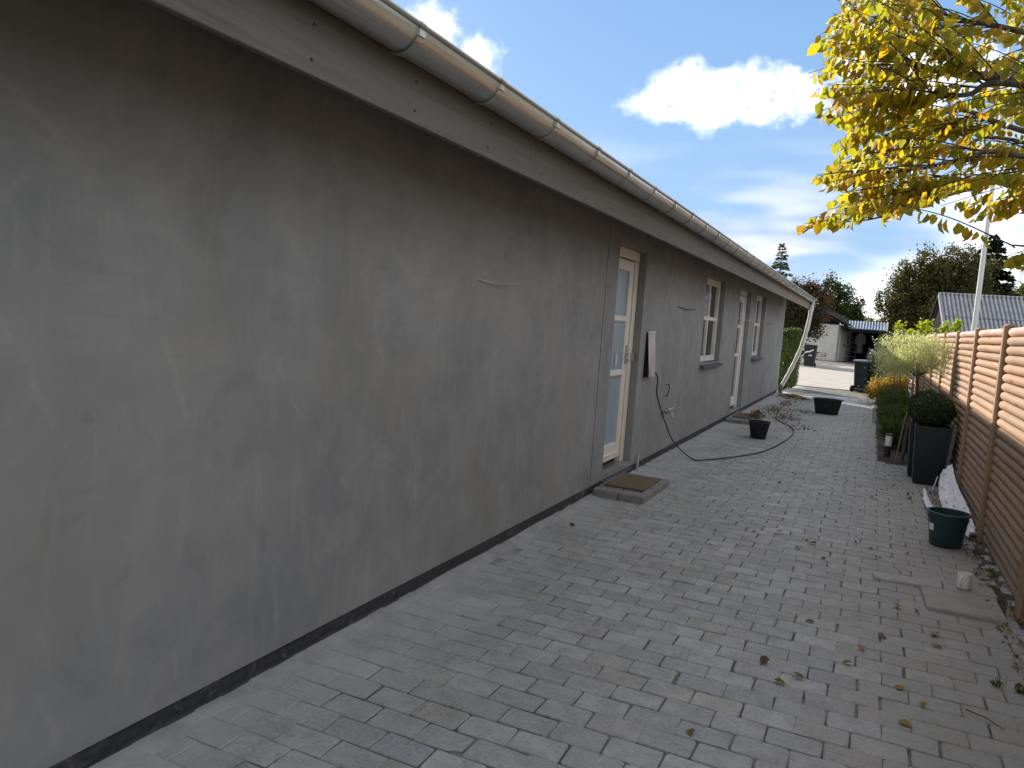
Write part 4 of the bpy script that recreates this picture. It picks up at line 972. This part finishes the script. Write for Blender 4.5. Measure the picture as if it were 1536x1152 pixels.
# ---------------------------------------------------------------- wheeled bins
def bin_(loc, label, w_, dpt, h, rz, marks=False, lidm=M_BINLID):
    e = empty('wheeled_bin', loc, rz); tag(e, label, 'bin', 'wheeled bins')
    def rg(sx, sy, z, c=.03): return [(-sx+c, -sy, z), (sx-c, -sy, z), (sx, -sy+c, z), (sx, sy-c, z), (sx-c, sy, z), (-sx+c, sy, z), (-sx, sy-c, z), (-sx, -sy+c, z)]
    auto(MB().loft([rg(w_*.38, dpt*.36, .04), rg(w_*.40, dpt*.38, .10), rg(w_*.48, dpt*.47, h*.90), rg(w_*.5, dpt*.5, h*.905), rg(w_*.5, dpt*.5, h*.94)]).build('body', M_BIN, e), 30)
    auto(MB().loft([rg(w_*.51, dpt*.52, h*.943), rg(w_*.51, dpt*.52, h*.965), rg(w_*.46, dpt*.46, h*.995), rg(w_*.40, dpt*.40, h)]).build('lid', lidm, e), 30)
    auto(MB().tube([(-w_*.42, dpt*.52, h*.90), (-w_*.42, dpt*.60, h*.93), (w_*.42, dpt*.60, h*.93), (w_*.42, dpt*.52, h*.90)], .014, 8).build('handle', M_BIN, e))
    for s in (-1, 1):
        wh = MB(); wh.lathe([(.02, -.025), (.09, -.025), (.10, -.018), (.10, .018), (.09, .025), (.02, .025)], (0, 0, 0), 20); o = wh.build('wheel', M_RUBBER, e); auto(o); o.location = (s*w_*.44, dpt*.42, .10); o.rotation_euler = (0, R_(90), 0)
        hub = MB().lathe([(.01, -.027), (.05, -.027), (.05, .027), (.01, .027)], (0, 0, 0), 14).build('rim', M_BIN, o)
    auto(MB().tube([(-w_*.44, dpt*.42, .10), (w_*.44, dpt*.42, .10)], .012, 8).build('axle', M_STEEL, e))
    if marks:
        # white swoosh and a line of small characters, as on the council bin
        sw = MB(); A = [(-.20, .70), (-.12, .75), (.0, .77), (.08, .83), (.17, .87)]; q = []
        yo = lambda z: -(dpt*.38+(dpt*.47-dpt*.38)*(z-.1)/(h*.9-.1))-.004
        for i, (x, z) in enumerate(A): q += [(x*w_/.5, yo(z), z-.03), (x*w_/.5, yo(z), z+.03)]
        sw.add(q, [(2*i, 2*i+2, 2*i+3, 2*i+1) for i in range(4)]); sw.build('mark', M_OPAL, e)
        nm = MB()
        for i, x in enumerate((-.02, .04, .10)): nm.add([(x, yo(.58), .55), (x+.03, yo(.58), .55), (x+.03, yo(.62), .62), (x, yo(.62), .62)], [(0, 1, 2, 3)])
        nm.build('number', M_OPAL, e)
    return e
bin_((-.13, 25.35, -.01), 'dark grey wheeled bin with paler lid on the road edge by the orange shrub', .48, .55, .98, R_(150))
bin_((-2.80, 41.6, -.01), 'dark wheeled bin with white swoosh mark standing before the white shed', .56, .60, 1.12, R_(-6), True, M_BIN)
wd = empty('garden_spotlight', (.14, 23.0, .0)); tag(wd, 'small dark tilted box with a grey face on the road edge by the bed', 'box')
MB().box((-.10, -.06, .02), (.10, .06, .16), Matrix.Rotation(R_(-38), 3, 'Y')).build('housing', M_DARKMETAL, wd); MB().box((-.115, -.062, .02), (-.104, .062, .16), Matrix.Rotation(R_(-38), 3, 'Y'), (0, 0, .09)).build('face', M_PANEL, wd)

# ---------------------------------------------------------------- across the road: kerbs, shed, carport
for nm, y0, y1, z1 in (('kerb', 25.44, 25.60, .018), ('kerb', 47.5, 47.9, .02)):
    tag(MB().cbox((-60, y0, -.1), (60, y1, z1), .01).build(nm, M_KERB), kind='structure')
shed = empty('white_shed', (-2.05, 54.5, 0), R_(-9)); tag(shed, 'white clapboard shed with black gable roof across the road', 'shed')
m = MB(); nb = 17; zt = 2.38
for k in range(nb):
    z0, z1 = .10+(zt-.10)*k/nb, .10+(zt-.10)*(k+1)/nb-.004
    m.add([(-2.4, -.022, z0), (0, -.022, z0), (0, 0, z1), (-2.4, 0, z1)], [(0, 1, 2, 3)]); m.add([(-2.4, -.022, z0), (0, -.022, z0), (0, 0, z0-.004), (-2.4, 0, z0-.004)], [(3, 2, 1, 0)])
tag(m.build('clapboard', M_SHED, shed), kind='stuff')
MB().box((-2.4, .002, 0), (-.004, 4.0, zt)).build('wall', M_SHED, shed)
for k, q in enumerate((.5, 1.75)):
    d_ = MB().cbox((.0, q, .12), (.03, q+1.15, 2.1), .006).build('door', M_SHED, shed); MB().cbox((.031, q+(1.0 if k == 0 else .08), 1.0), (.07, q+(1.06 if k == 0 else .14), 1.12), .004).build('handle', M_DARKMETAL, d_)
MB().cbox((-.06, -.05, 0), (.03, -.0245, zt), .006).build('corner_trim', plain('grey_trim', (.30, .29, .28), .6, scale=4), shed)
rf = MB(); rf.loft([[(.55, yy, 2.24), (-1.15, yy, 3.10), (-2.85, yy, 2.24), (-2.85, yy, 2.42), (-1.15, yy, 3.30), (.55, yy, 2.42)] for yy in (-.35, 4.3)]); rf.build('roof', M_SHEDDARK, shed)
MB().add([(-2.4, -.022, zt+.002), (0, -.022, zt+.002), (0, -.022, 2.45), (-1.15, -.022, 3.08), (-2.4, -.022, 2.45)], [(0, 1, 2, 3, 4)]).build('gable_boards', M_SHEDDARK, shed)
auto(MB().tube([(.60, -.4, 2.30), (.60, .4, 2.30)], .05, 8).build('gutter', M_GUTTER, shed))
cp = empty('carport', (-2.05, 56.2, 0)); tag(cp, 'dark open carport with blue corrugated roof edge beside the white shed', 'carport')
m = MB(); n = 132
for i in range(n+1):
    x = .5+3.6*i/n*.62+0; zz = .035*math.sin(i/n*2*math.pi*13)
    m.v += [(x, -1.4, 2.20+zz), (x, -.2, 2.72+zz)]
for i in range(n): m.f.append((2*i, 2*i+2, 2*i+3, 2*i+1))
auto(m.build('roof_sheet', M_BLUEROOF, cp), 60)
MB().cbox((2.74, -1.45, 2.14), (2.82, -.2, 2.76), .01).build('verge_trim', M_OPAL, cp)
MB().box((.3, -1.5, 1.98), (4.6, -1.38, 2.155)).build('front_beam', M_SHEDDARK, cp)
MB().box((.3, -1.37, 2.06), (4.6, 5.5, 2.14)).build('ceiling', M_SHEDDARK, cp)
MB().box((-1.2, 5.3, 0), (4.6, 5.4, 2.3)).build('back_wall', M_SHEDDARK, cp); MB().box((4.5, -1.2, 0), (4.6, 5.29, 2.05)).build('side_wall', M_SHEDDARK, cp)
MB().box((.04, 2.4, 0), (.1, 5.29, 2.05)).build('side_wall', M_SHEDDARK, cp)
for x in (.72, 4.3): MB().cbox((x, -1.36, 0), (x+.1, -1.26, 2.05), .008).build('post', M_SHEDDARK, cp)
sf = empty('shelf_rack', (-1.35, 57.2, 0)); tag(sf, 'dark blue shelf rack standing just inside the carport', 'rack')
M_RACK = plain('blue_rack', (.10, .14, .22), .6, scale=5)
for x in (-.38, .34): MB().box((x, -.15, 0), (x+.04, .15, 1.75)).build('upright', M_RACK, sf)
for z in (.3, .62, .94, 1.26, 1.58): MB().box((-.335, -.15, z), (.335, .15, z+.05)).build('shelf', M_RACK, sf)
ct = empty('hanging_overall', (-.80, 59.6, .55)); tag(ct, 'pale work coat hanging inside the dark carport', 'coat')
m = MB(); rings = []
for z, wx, wy in ((.0, .17, .07), (.35, .18, .08), (.75, .20, .09), (1.05, .24, .10), (1.28, .23, .09), (1.38, .10, .07), (1.43, .06, .05)):
    rings.append([(wx*math.cos(a)*(1+.08*math.sin(5*a+z*3)), wy*math.sin(a)*(1+.15*math.sin(4*a+z*4)), z) for a in np.linspace(0, 2*math.pi, 18, endpoint=False)])
auto(m.loft(rings).build('body', M_CLOTH, ct), 60)
for s in (-1, 1): auto(MB().tube([(s*.20, 0, 1.24), (s*.29, .0, .95), (s*.31, 0, .62)], [.07, .065, .055], 10).build('sleeve', M_CLOTH, ct), 60)
MB().tube([(0, 0, 1.42), (0, 0, 1.505)], .008, 6).build('hanger', M_STEEL, ct)
# parked white car under the carport roof
car = empty('parked_car', (.55, 58.7, -.0), R_(0)); tag(car, 'white car parked nose out inside the dark carport', 'car')
M_CARW = plain('white_car_paint', (.75, .75, .74), .25, var=.03, scale=3, bumpk=0); M_CARG = plain('dark_car_glass', (.02, .025, .03), .08, scale=3, bumpk=0)
W_ = .84
def crg(yy, zl, zh, wdt): return [(-wdt, yy, zl), (wdt, yy, zl), (wdt+.02, yy, (zl+zh)/2), (wdt-.06, yy, zh), (-wdt+.06, yy, zh), (-wdt-.02, yy, (zl+zh)/2)]
auto(MB().loft([crg(-2.0, .32, .62, .70), crg(-1.85, .24, .74, .80), crg(-1.0, .22, .90, W_), crg(.9, .22, .95, W_), crg(1.7, .24, .93, .80), crg(1.95, .34, .85, .72)]).build('body', M_CARW, car), 40)
auto(MB().loft([crg(-.95, .90, .93, .76), crg(-.25, .92, 1.40, .66), crg(.9, .94, 1.44, .66), crg(1.65, .92, .96, .72)]).build('cabin', M_CARG, car), 40)
MB().loft([[(-.60, -.2, 1.415), (.60, -.2, 1.415), (.60, -.2, 1.44), (-.60, -.2, 1.44)], [(-.60, .9, 1.445), (.60, .9, 1.445), (.60, .9, 1.47), (-.60, .9, 1.47)]]).build('roof', M_CARW, car)
for s in (-1, 1):
    MB().cbox((s*.52-.14, -2.01, .56), (s*.52+.14, -1.90, .68), .02).build('headlight', M_OPAL, car)
    for yy in (-1.25, 1.2):
        o = MB().lathe([(.1, -.09), (.29, -.09), (.31, -.06), (.31, .06), (.29, .09), (.1, .09)], (0, 0, 0), 22).build('wheel', M_RUBBER, car); auto(o); o.location = (s*.76, yy, .31); o.rotation_euler = (0, R_(90), 0)
        auto(MB().lathe([(.02, -.095), (.19, -.095), (.19, .095), (.02, .095)], (0, 0, 0), 16).build('rim', M_STEEL, o))
MB().box((-.5, -2.03, .36), (.5, -1.99, .5)).build('grille', M_DARKMETAL, car)

# ---------------------------------------------------------------- neighbour's corrugated roof and flagpole
nh = empty('neighbour_building', (2.5, 40, 0), R_(8)); tag(nh, 'building behind the fence with steep grey corrugated roof and dark gable', 'building')
RZ, EZ, RUN, LEN = 3.86, 1.75, 2.3, 11.0
m = MB(); pitch = .17; ns = int(LEN/pitch*8)
for i in range(ns+1):
    x = .02+LEN*i/ns; z = .036*math.cos(2*math.pi*x/pitch)
    m.v += [(x, -.0, RZ+z), (x, -RUN*.5, (RZ+EZ)/2+z+.02), (x, -RUN*.5+.0, (RZ+EZ)/2+z-.004), (x, -RUN, EZ+z)]
for i in range(ns):
    a = 4*i; m.f += [(a, a+1, a+5, a+4), (a+2, a+3, a+7, a+6)]
auto(m.build('roof_sheet', M_ETERNIT, nh), 60)
MB().add([(.02, .003, RZ-.03), (LEN, .003, RZ-.03), (LEN, RUN, EZ), (.02, RUN, EZ)], [(0, 1, 2, 3)]).build('rear_roof_sheet', M_ETERNIT, nh)
auto(MB().tube([(-.02, 0, RZ+.015), (LEN, 0, RZ+.015)], .055, 8).build('ridge_cap', M_ETERNIT, nh))
MB().loft([[(-.06, -.02, RZ-.13), (.05, -.02, RZ-.13), (.05, -.02, RZ+.06), (-.06, -.02, RZ+.06)], [(-.06, -RUN-.03, EZ-.13), (.05, -RUN-.03, EZ-.13), (.05, -RUN-.03, EZ+.06), (-.06, -RUN-.03, EZ+.06)]]).build('verge_board', plain('grey_verge', (.30, .30, .32), .7, scale=5), nh)
MB().loft([[(-.06, .02, RZ-.16), (.01, .02, RZ-.16), (.01, .02, RZ+.03), (-.06, .02, RZ+.03)], [(-.06, RUN, EZ-.16), (.01, RUN, EZ-.16), (.01, RUN, EZ+.03), (-.06, RUN, EZ+.03)]]).build('verge_board', M_SHEDDARK, nh)
g_ = MB(); yy = -RUN+.2
while yy < RUN-.2:
    y2 = yy+.15; zt_ = lambda q: RZ-.12-(RZ-EZ)*abs(q)/RUN
    g_.add([(.10, yy, 0), (.10, y2-.01, 0), (.10, y2-.01, zt_(y2)), (.10, yy, zt_(yy))], [(3, 2, 1, 0)]); yy = y2
tag(g_.build('gable_boards', M_SHEDDARK, nh), kind='stuff')
MB().box((.12, -RUN+.2, 0), (LEN-.1, RUN-.2, EZ-.05)).build('wall', M_SHEDDARK, nh)
fpb = np.array([1.405, 14.0, 0]); fl = empty('flagpole', tuple(fpb)); tag(fl, 'tall white tapering flagpole behind the log fence', 'flagpole')
auto(MB().tube([(-.02, 0, -.05), (.0, 0, 2.0), (.01, 0, 5.0), (.015, 0, 8.0)], [.043, .038, .030, .020], 18).build('pole', M_POLE, fl))
auto(MB().lathe([(.01, 8.0), (.045, 8.02), (.055, 8.06), (.04, 8.11), (.01, 8.13)], (.015, 0, 0), 14).build('finial', M_POLE, fl))

# ---------------------------------------------------------------- trees far off
def tree(name, label, base, trunk_h, tr, blobs, ncl, nleaf, cr, ls, lm, bark=M_BARK, limbs=9, tmpl=T_DI, extra=None, shell=.45, squash=(1, 1, 1), droop=0.0, group=None):
    e = empty(name, base); tag(e, label, 'tree', group)
    zt_ = max(c[2]+.3*r[2] for c, r in blobs); cx0 = np.mean([c[0] for c, r in blobs]); cy0 = np.mean([c[1] for c, r in blobs])
    q = spline([(0, 0, -.1), (random.uniform(-.1, .1), 0, trunk_h), (cx0*.6, cy0*.6, (trunk_h+zt_)/2), (cx0, cy0, zt_)], 6); auto(MB().tube(q, np.linspace(tr, tr*.18, len(q)).tolist(), 9).build('trunk', bark, e), 60)
    P, O = clumps(blobs, ncl, nleaf, cr, shell, squash)
    if droop: P[:, 2] -= droop*rng.random(len(P))**2
    n = len(P); D = norm(rng.normal(size=(n, 3))+np.array([0, 0, -.4*bool(droop)])); link('crown', leafmesh('crown', P, D, rdir(n)+np.array([0, 0, .4]), ls*(.55+.9*rng.random(n)), tmpl, lm), e)
    if extra:
        for (bl, nc, nl, lm2) in extra:
            P, O = clumps(bl, nc, nl, cr*.8, .3); n = len(P); link('red_foliage', leafmesh('red_foliage', P, rdir(n), rdir(n), ls*(.6+.7*rng.random(n)), tmpl, lm2), e)
    for k in range(limbs):
        c, r = blobs[k % len(blobs)]; t = np.array(c)+np.array(rdir(1)[0])*np.array(r)*.75; b0 = np.array(q[min(len(q)-1, 6+int(random.random()*(len(q)-7)))])
        qq = spline([b0, (b0+t)/2+np.array([0, 0, .12*r[2]]), t], 4); auto(MB().tube(qq, np.linspace(tr*.32, tr*.06, len(qq)).tolist(), 6).build('limb', bark, e), 60)
    return e
def bl(u_, v_, Y, ru, rv, base, ry=None):
    c = atY(u_, v_, Y)-np.array(base); k = Y/FPX*1.08; return (tuple(c), (ru*k, ry if ry else (ru*k*.9), rv*k))
B = (3.2, 58, 0)
tree('round_birch', 'broad round dull green tree behind the corrugated roof', B, 1.6, .26, [bl(1352, 455, 58, 34, 44, B), bl(1392, 415, 58, 40, 36, B), bl(1440, 412, 58, 40, 34, B), bl(1410, 470, 58, 62, 36, B), bl(1370, 490, 58, 40, 24, B), bl(1450, 455, 58, 34, 36, B)], 560, 80000, .40, .15, L_BIRCH, M_BARK, 16, droop=.4, shell=.3)
def conifer(name, label, base, h, r, lm, nw, nl, ls, bark=M_DBARK, ragged=.15, density=1.0):
    e = empty(name, base); tag(e, label, 'tree')
    auto(MB().tube([(0, 0, -.1), (.02*h*.1, 0, h*.5), (0, 0, h)], [h*.018, h*.011, .012], 8).build('trunk', bark, e), 60)
    br = MB(); P = []; D = []
    for k in range(nw):
        f = min(1, max(0, (k+random.uniform(-.8, .8))/(nw-1))); z = h*(.08+.91*f); L_ = r*(1-f)**.85*random.uniform(1-ragged, 1+ragged*.4)+.03*h*.1
        for j in range(random.randint(3, 5)):
            a = random.uniform(0, 2*math.pi); Lb = L_*random.uniform(.65, 1.12); d_ = np.array([math.cos(a), math.sin(a), 0]); up_ = random.uniform(-.05, .25)*(1 if f > .5 else .4)
            pts = [np.array([0, 0, z])+d_*Lb*t+np.array([0, 0, Lb*(up_*t-.28*t*t+.10*t**4)]) for t in np.linspace(0, 1, 6)]
            br.tube(pts, np.linspace(.03*h*.1, .006, 6).tolist(), 4)
            m_ = max(4, int(nl*Lb/r*density))
            t = rng.random(m_)**.8; base_ = np.array(pts); idx = np.clip((t*5).astype(int), 0, 4); fr = t*5-idx
            q = base_[idx]*(1-fr)[:, None]+base_[idx+1]*fr[:, None]; side = np.cross(d_, [0, 0, 1])
            s = rng.normal(size=m_)*.16*Lb*(1-t*.6); q = q+side[None]*s[:, None]+np.c_[np.zeros((m_, 2)), -np.abs(rng.normal(size=m_))*.06*Lb+.01]
            P.append(q); D.append(d_[None]+side[None]*np.sign(s)[:, None]*.8+rng.normal(size=(m_, 3))*.35)
    tag(br.build('branches', bark, e), kind='stuff'); P = np.concatenate(P); D = np.concatenate(D); n = len(P)
    link('crown', leafmesh('crown', P, D, rdir(n)+np.array([0, 0, .8]), ls*(.6+.8*rng.random(n)), T_NA if False else T_DI, lm), e); return e
t_ = atY(1491, 351, 62); conifer('tall_spruce', 'tall dark spruce beside the white flagpole', (t_[0], 62, 0), t_[2], 3.7, L_DARK, 60, 300, .30)
t_ = atY(1174, 366, 46); conifer('slender_conifer', 'slender open grey green conifer rising above the gutter end', (t_[0], 46, 0), t_[2], 2.7, L_PINE, 50, 80, .18, ragged=.5)
B = (-3.6, 44, 0)
tree('dark_shrub_tree', 'dark bushy tree with red leaf sprays beside the white shed', B, .9, .14, [bl(1195, 462, 44, 26, 36, B), bl(1220, 458, 44, 20, 36, B), bl(1180, 470, 44, 22, 34, B), bl(1208, 488, 44, 22, 20, B)], 220, 20000, .30, .12, leafmat('dark_purple_green_leaf', [(.022, .028, .014), (.036, .044, .02), (.055, .06, .028), (.05, .035, .02)], .2, .5, .3, 1.0), M_DBARK, 10,
     extra=[([bl(1208, 423, 44, 16, 8, B), bl(1238, 448, 44, 10, 8, B), bl(1241, 474, 44, 12, 8, B), bl(1225, 440, 44, 18, 10, B)], 34, 900, L_RED)])
B = (-3.0, 62, 0)
tree('pointed_green_tree', 'loose green tree behind the white shed roof', B, 1.8, .2, [bl(1248, 440, 62, 14, 24, B), bl(1262, 455, 62, 22, 22, B), bl(1242, 470, 62, 18, 22, B), bl(1278, 462, 62, 15, 13, B), bl(1262, 480, 62, 26, 10, B)], 110, 9500, .32, .19, L_MIDG, M_BARK, 10, shell=.3)
B = (0.2, 78, 0)
tree('low_bushy_tree', 'low pale green bushy tree beyond the carport roof', B, 1.0, .18, [bl(1300, 492, 78, 20, 12, B), bl(1322, 496, 78, 24, 12, B)], 90, 9000, .4, .2, leafmat('pale_green_leaf', [(.09, .12, .04), (.13, .16, .05), (.16, .18, .06)], .4), M_BARK, 6)
B = (14.5, 82, 0)
tree('distant_tree', 'distant yellowish tree just above the corrugated ridge', B, 2, .2, [bl(1530, 442, 82, 24, 9, B), bl(1545, 436, 82, 20, 9, B), bl(1535, 470, 82, 26, 20, B)], 70, 6000, .4, .22, leafmat('pale_green_leaf', []), M_BARK, 6)
# far hedgerow closing the horizon
n = 26000; xx = rng.uniform(-110, 110, n); hh_ = 2.6+1.3*np.sin(xx*.21)+.9*np.sin(xx*.53+1)+.5*np.sin(xx*1.7); P = np.c_[xx, 112+rng.uniform(-2, 2, n), rng.random(n)*hh_]
tag(link('far_hedgerow', leafmesh('far_hedgerow', P, rdir(n), rdir(n), .55*(.6+.8*rng.random(n)), T_DI, L_BIRCH)), 'far line of hedges and trees along the horizon', 'hedge', None, 'stuff')

# ---------------------------------------------------------------- the yellow autumn tree overhead
yt = empty('autumn_tree', (3.0, 5.4, 0)); tag(yt, 'yellow and green autumn tree reaching over the fence from the right', 'tree'); TO = np.array([3.0, 5.4, 0])
yt['label'] = 'yellow and green autumn tree reaching its branches over the log fence'
auto(MB().tube(spline([(0, 0, -.05), (-.03, .02, 1.2), (-.08, .0, 2.2), (-.05, .05, 3.4), (.0, .1, 4.8)], 6), np.linspace(.13, .03, 25).tolist(), 12).build('trunk', M_BARK, yt), 60)
LIMB = []
def limb(pts, r0, r1):
    q = spline([np.array(p)-TO for p in pts], 7); rr = np.linspace(r0*.72, r1*.5, len(q)); auto(MB().tube(q, rr.tolist(), 9).build('limb', M_BARK, yt), 60); LIMB.extend([(np.array(a)+TO, b) for a, b in zip(q, rr)])
P_ = lambda u_, v_, Y: atY(u_, v_, Y)
limb([(2.95, 5.4, 2.3), (1.9, 5.1, 2.85), P_(1536, 118, 5.0), P_(1440, 112, 5.0), P_(1385, 100, 5.0), P_(1310, 72, 5.1), P_(1275, 40, 5.2)], .050, .008)
limb([(2.95, 5.4, 2.1), (1.8, 5.0, 2.65), P_(1536, 128, 4.7), P_(1450, 142, 4.7), P_(1370, 148, 4.75), P_(1320, 158, 4.8), P_(1270, 150, 4.9)], .032, .006)
limb([(2.93, 5.4, 2.0), (1.8, 5.2, 2.4), P_(1530, 195, 5.3), P_(1440, 165, 5.4), P_(1370, 182, 5.4), P_(1310, 188, 5.5), P_(1262, 225, 5.6)], .030, .005)
limb([(2.92, 5.4, 1.9), (1.9, 5.0, 2.2), P_(1536, 235, 4.6), P_(1450, 240, 4.6), P_(1370, 255, 4.7), P_(1300, 262, 4.8), P_(1240, 264, 4.9)], .028, .004)
limb([(2.92, 5.4, 1.8), (1.9, 5.3, 2.1), P_(1536, 270, 5.2), P_(1450, 285, 5.2), P_(1370, 310, 5.3), P_(1300, 330, 5.4), P_(1232, 333, 5.5)], .026, .004)
limb([(2.95, 5.4, 2.6), (1.7, 5.8, 3.2), P_(1500, 40, 5.6), P_(1420, 30, 5.7), P_(1350, 10, 5.8), P_(1290, -20, 5.9)], .035, .006)
limb([(2.93, 5.4, 2.2), (1.8, 6.2, 2.6), P_(1520, 210, 6.2), P_(1440, 220, 6.2), P_(1370, 235, 6.3), P_(1305, 245, 6.3)], .028, .005)
limb([(2.92, 5.4, 1.75), (1.8, 4.8, 1.98), P_(1560, 372, 4.4), P_(1520, 372, 4.4)], .018, .004)
# limbs of the rest of the crown, beyond the frame
for k in range(16):
    a = R_(-100+k*17.0+random.uniform(-8, 8)); L_ = random.uniform(1.6, 2.6); z0 = random.uniform(2.0, 3.8)
    limb([(2.95, 5.4, z0), (2.95+L_*.5*math.cos(a), 5.4+L_*.5*math.sin(a), z0+.5), (2.95+L_*math.cos(a), 5.4+L_*math.sin(a), z0+.75)], .035, .007)
lp = np.array([a for a, b in LIMB])
tips = []
ry_ = np.random.default_rng(21)
LEFT = lambda v_: np.interp(v_, [-60, 0, 30, 60, 95, 115, 150, 165, 190, 230, 265, 300, 325, 345], [1262, 1252, 1234, 1226, 1222, 1216, 1222, 1236, 1262, 1262, 1228, 1252, 1232, 1218])
rows = [-40, -15, 12, 35, 55, 78, 100, 122, 140, 158, 176, 200, 222, 240, 256, 272, 290, 304, 318]
for v_ in rows:
    for k in range(13):
        u_ = LEFT(v_)+3+abs(ry_.normal())*24 if k < 5 else ry_.uniform(LEFT(v_)+14, 1600)
        if 1405 < u_ < 1600 and 92 < v_ < 150 and ry_.random() < .55: continue
        tips.append((atY(u_, v_+ry_.uniform(-9, 9), ry_.uniform(4.4, 6.3)), .55+.35*ry_.random()))
for q in ((1512, 384, 4.4), (1525, 380, 4.45), (1540, 378, 4.4)): tips.append((P_(*q), .22))
tips.append((P_(1206, 336, 5.4), .5)); tips.append((P_(1212, 110, 5.0), .5)); tips.append((P_(1225, 262, 4.8), .45))
for k in range(210):   # rest of the crown
    j = ry_.integers(len(lp)-16*15, len(lp)); c = lp[j]+ry_.normal(size=3)*np.array([.45, .45, .3]); tips.append((c, .6))
for q_ in ((1275, 40, 5.2), (1270, 150, 4.9), (1262, 225, 5.6), (1240, 264, 4.9), (1232, 333, 5.5), (1305, 245, 6.3)):
    for k in range(3): tips.append((P_(q_[0]-8+ry_.uniform(-10, 14), q_[1]+ry_.uniform(-14, 10), q_[2]+ry_.uniform(-.2, .2)), .4))
LP, LD, LN, LS = [], [], [], []; tw_ = MB()
for tip, L_ in tips:
    tip = np.array(tip); dd2 = np.linalg.norm(lp-(tip+np.array([L_*.75, 0, .02])), axis=1); j = np.argmin(dd2); st0 = lp[j]
    dist = np.linalg.norm(tip-st0)
    if dist > L_*1.5: st0 = tip+(st0-tip)*(L_*1.5/dist)
    mid = (st0+tip)/2+np.array([0, 0, .05*np.linalg.norm(tip-st0)])
    q = np.array(spline([st0, mid, tip], 10)); tw_.tube([tuple(a-TO) for a in q], np.linspace(.0042, .0014, len(q)).tolist(), 5)
    seglen = np.linalg.norm(q[-1]-q[0]); nl_ = max(6, int(seglen/.027)); side = 1
    small = ry_.uniform(.75, 1.12)
    for t in np.linspace(.18, 1, nl_):
        if ry_.random() < .10: continue
        i = min(len(q)-2, int(t*(len(q)-1))); fr = t*(len(q)-1)-i; p = q[i]*(1-fr)+q[i+1]*fr; ax = norm(q[i+1]-q[i]); sd = np.cross(ax, [0, 0, 1]); side = -side
        d_ = sd*side*ry_.uniform(.1, .55)+ax*ry_.uniform(.05, .4)+np.array([0, 0, -1])*ry_.uniform(.45, 1.1)+ry_.normal(size=3)*.12
        d_ = d_/np.linalg.norm(d_); LP.append(p+d_*.008); LD.append(d_); LN.append(np.cross(d_, sd)*ry_.choice([-1, 1])+sd*side*ry_.uniform(-.8, .8)+ry_.normal(size=3)*.35+1e-4); LS.append(.077*small*ry_.uniform(.6, 1.2))
LP, LD, LN, LS = map(np.array, (LP, LD, LN, LS))
u, v, d = pix(LP); vis = (u > 1150) & (u < 1540) & (v > -5) & (v < 420); order = np.argsort(np.where(vis, d, 1e6)); pick = order[:300]; rest = order[300:]
tag(tw_.build('twigs', M_DBARK, yt), kind='stuff')
curl = T_OV[0].copy(); curl[:, 2] *= 2.4; curl[7, 0] = .9; wide = T_OV[0].copy(); wide[:, 1] *= 1.12; wide[:, 2] *= .6
h3 = [rest[k::3] for k in range(3)]; parts_ = [leafmesh('crown', LP[q]-TO, LD[q], LN[q], LS[q], (tv_, T_OV[1]), L_YEL) for q, tv_ in zip(h3, (T_OV[0], curl, wide))]
for me_ in parts_: tag(link('crown', me_, yt), kind='stuff')
lmesh = []
for k in range(5):
    rr = np.random.default_rng(k); tv = T_OV[0].copy(); tv[:, 2] *= rr.uniform(.5, 2.6); tv[:, 1] *= rr.uniform(.9, 1.12); b = MB(); b.add(tv, T_OV[1]); lmesh.append(b.mesh('leaf', L_YEL))
for i in pick:
    D = LD[i]; U = np.cross(LN[i], D); U /= np.linalg.norm(U); W = np.cross(D, U); m4 = Matrix.Identity(4)
    for r in range(3): m4[r][0] = D[r]*LS[i]; m4[r][1] = U[r]*LS[i]; m4[r][2] = W[r]*LS[i]; m4[r][3] = LP[i][r]-TO[r]
    o = link('leaf', lmesh[i % 5], yt); o.matrix_local = m4
print('leaves', len(LP), 'cells', len(cells))
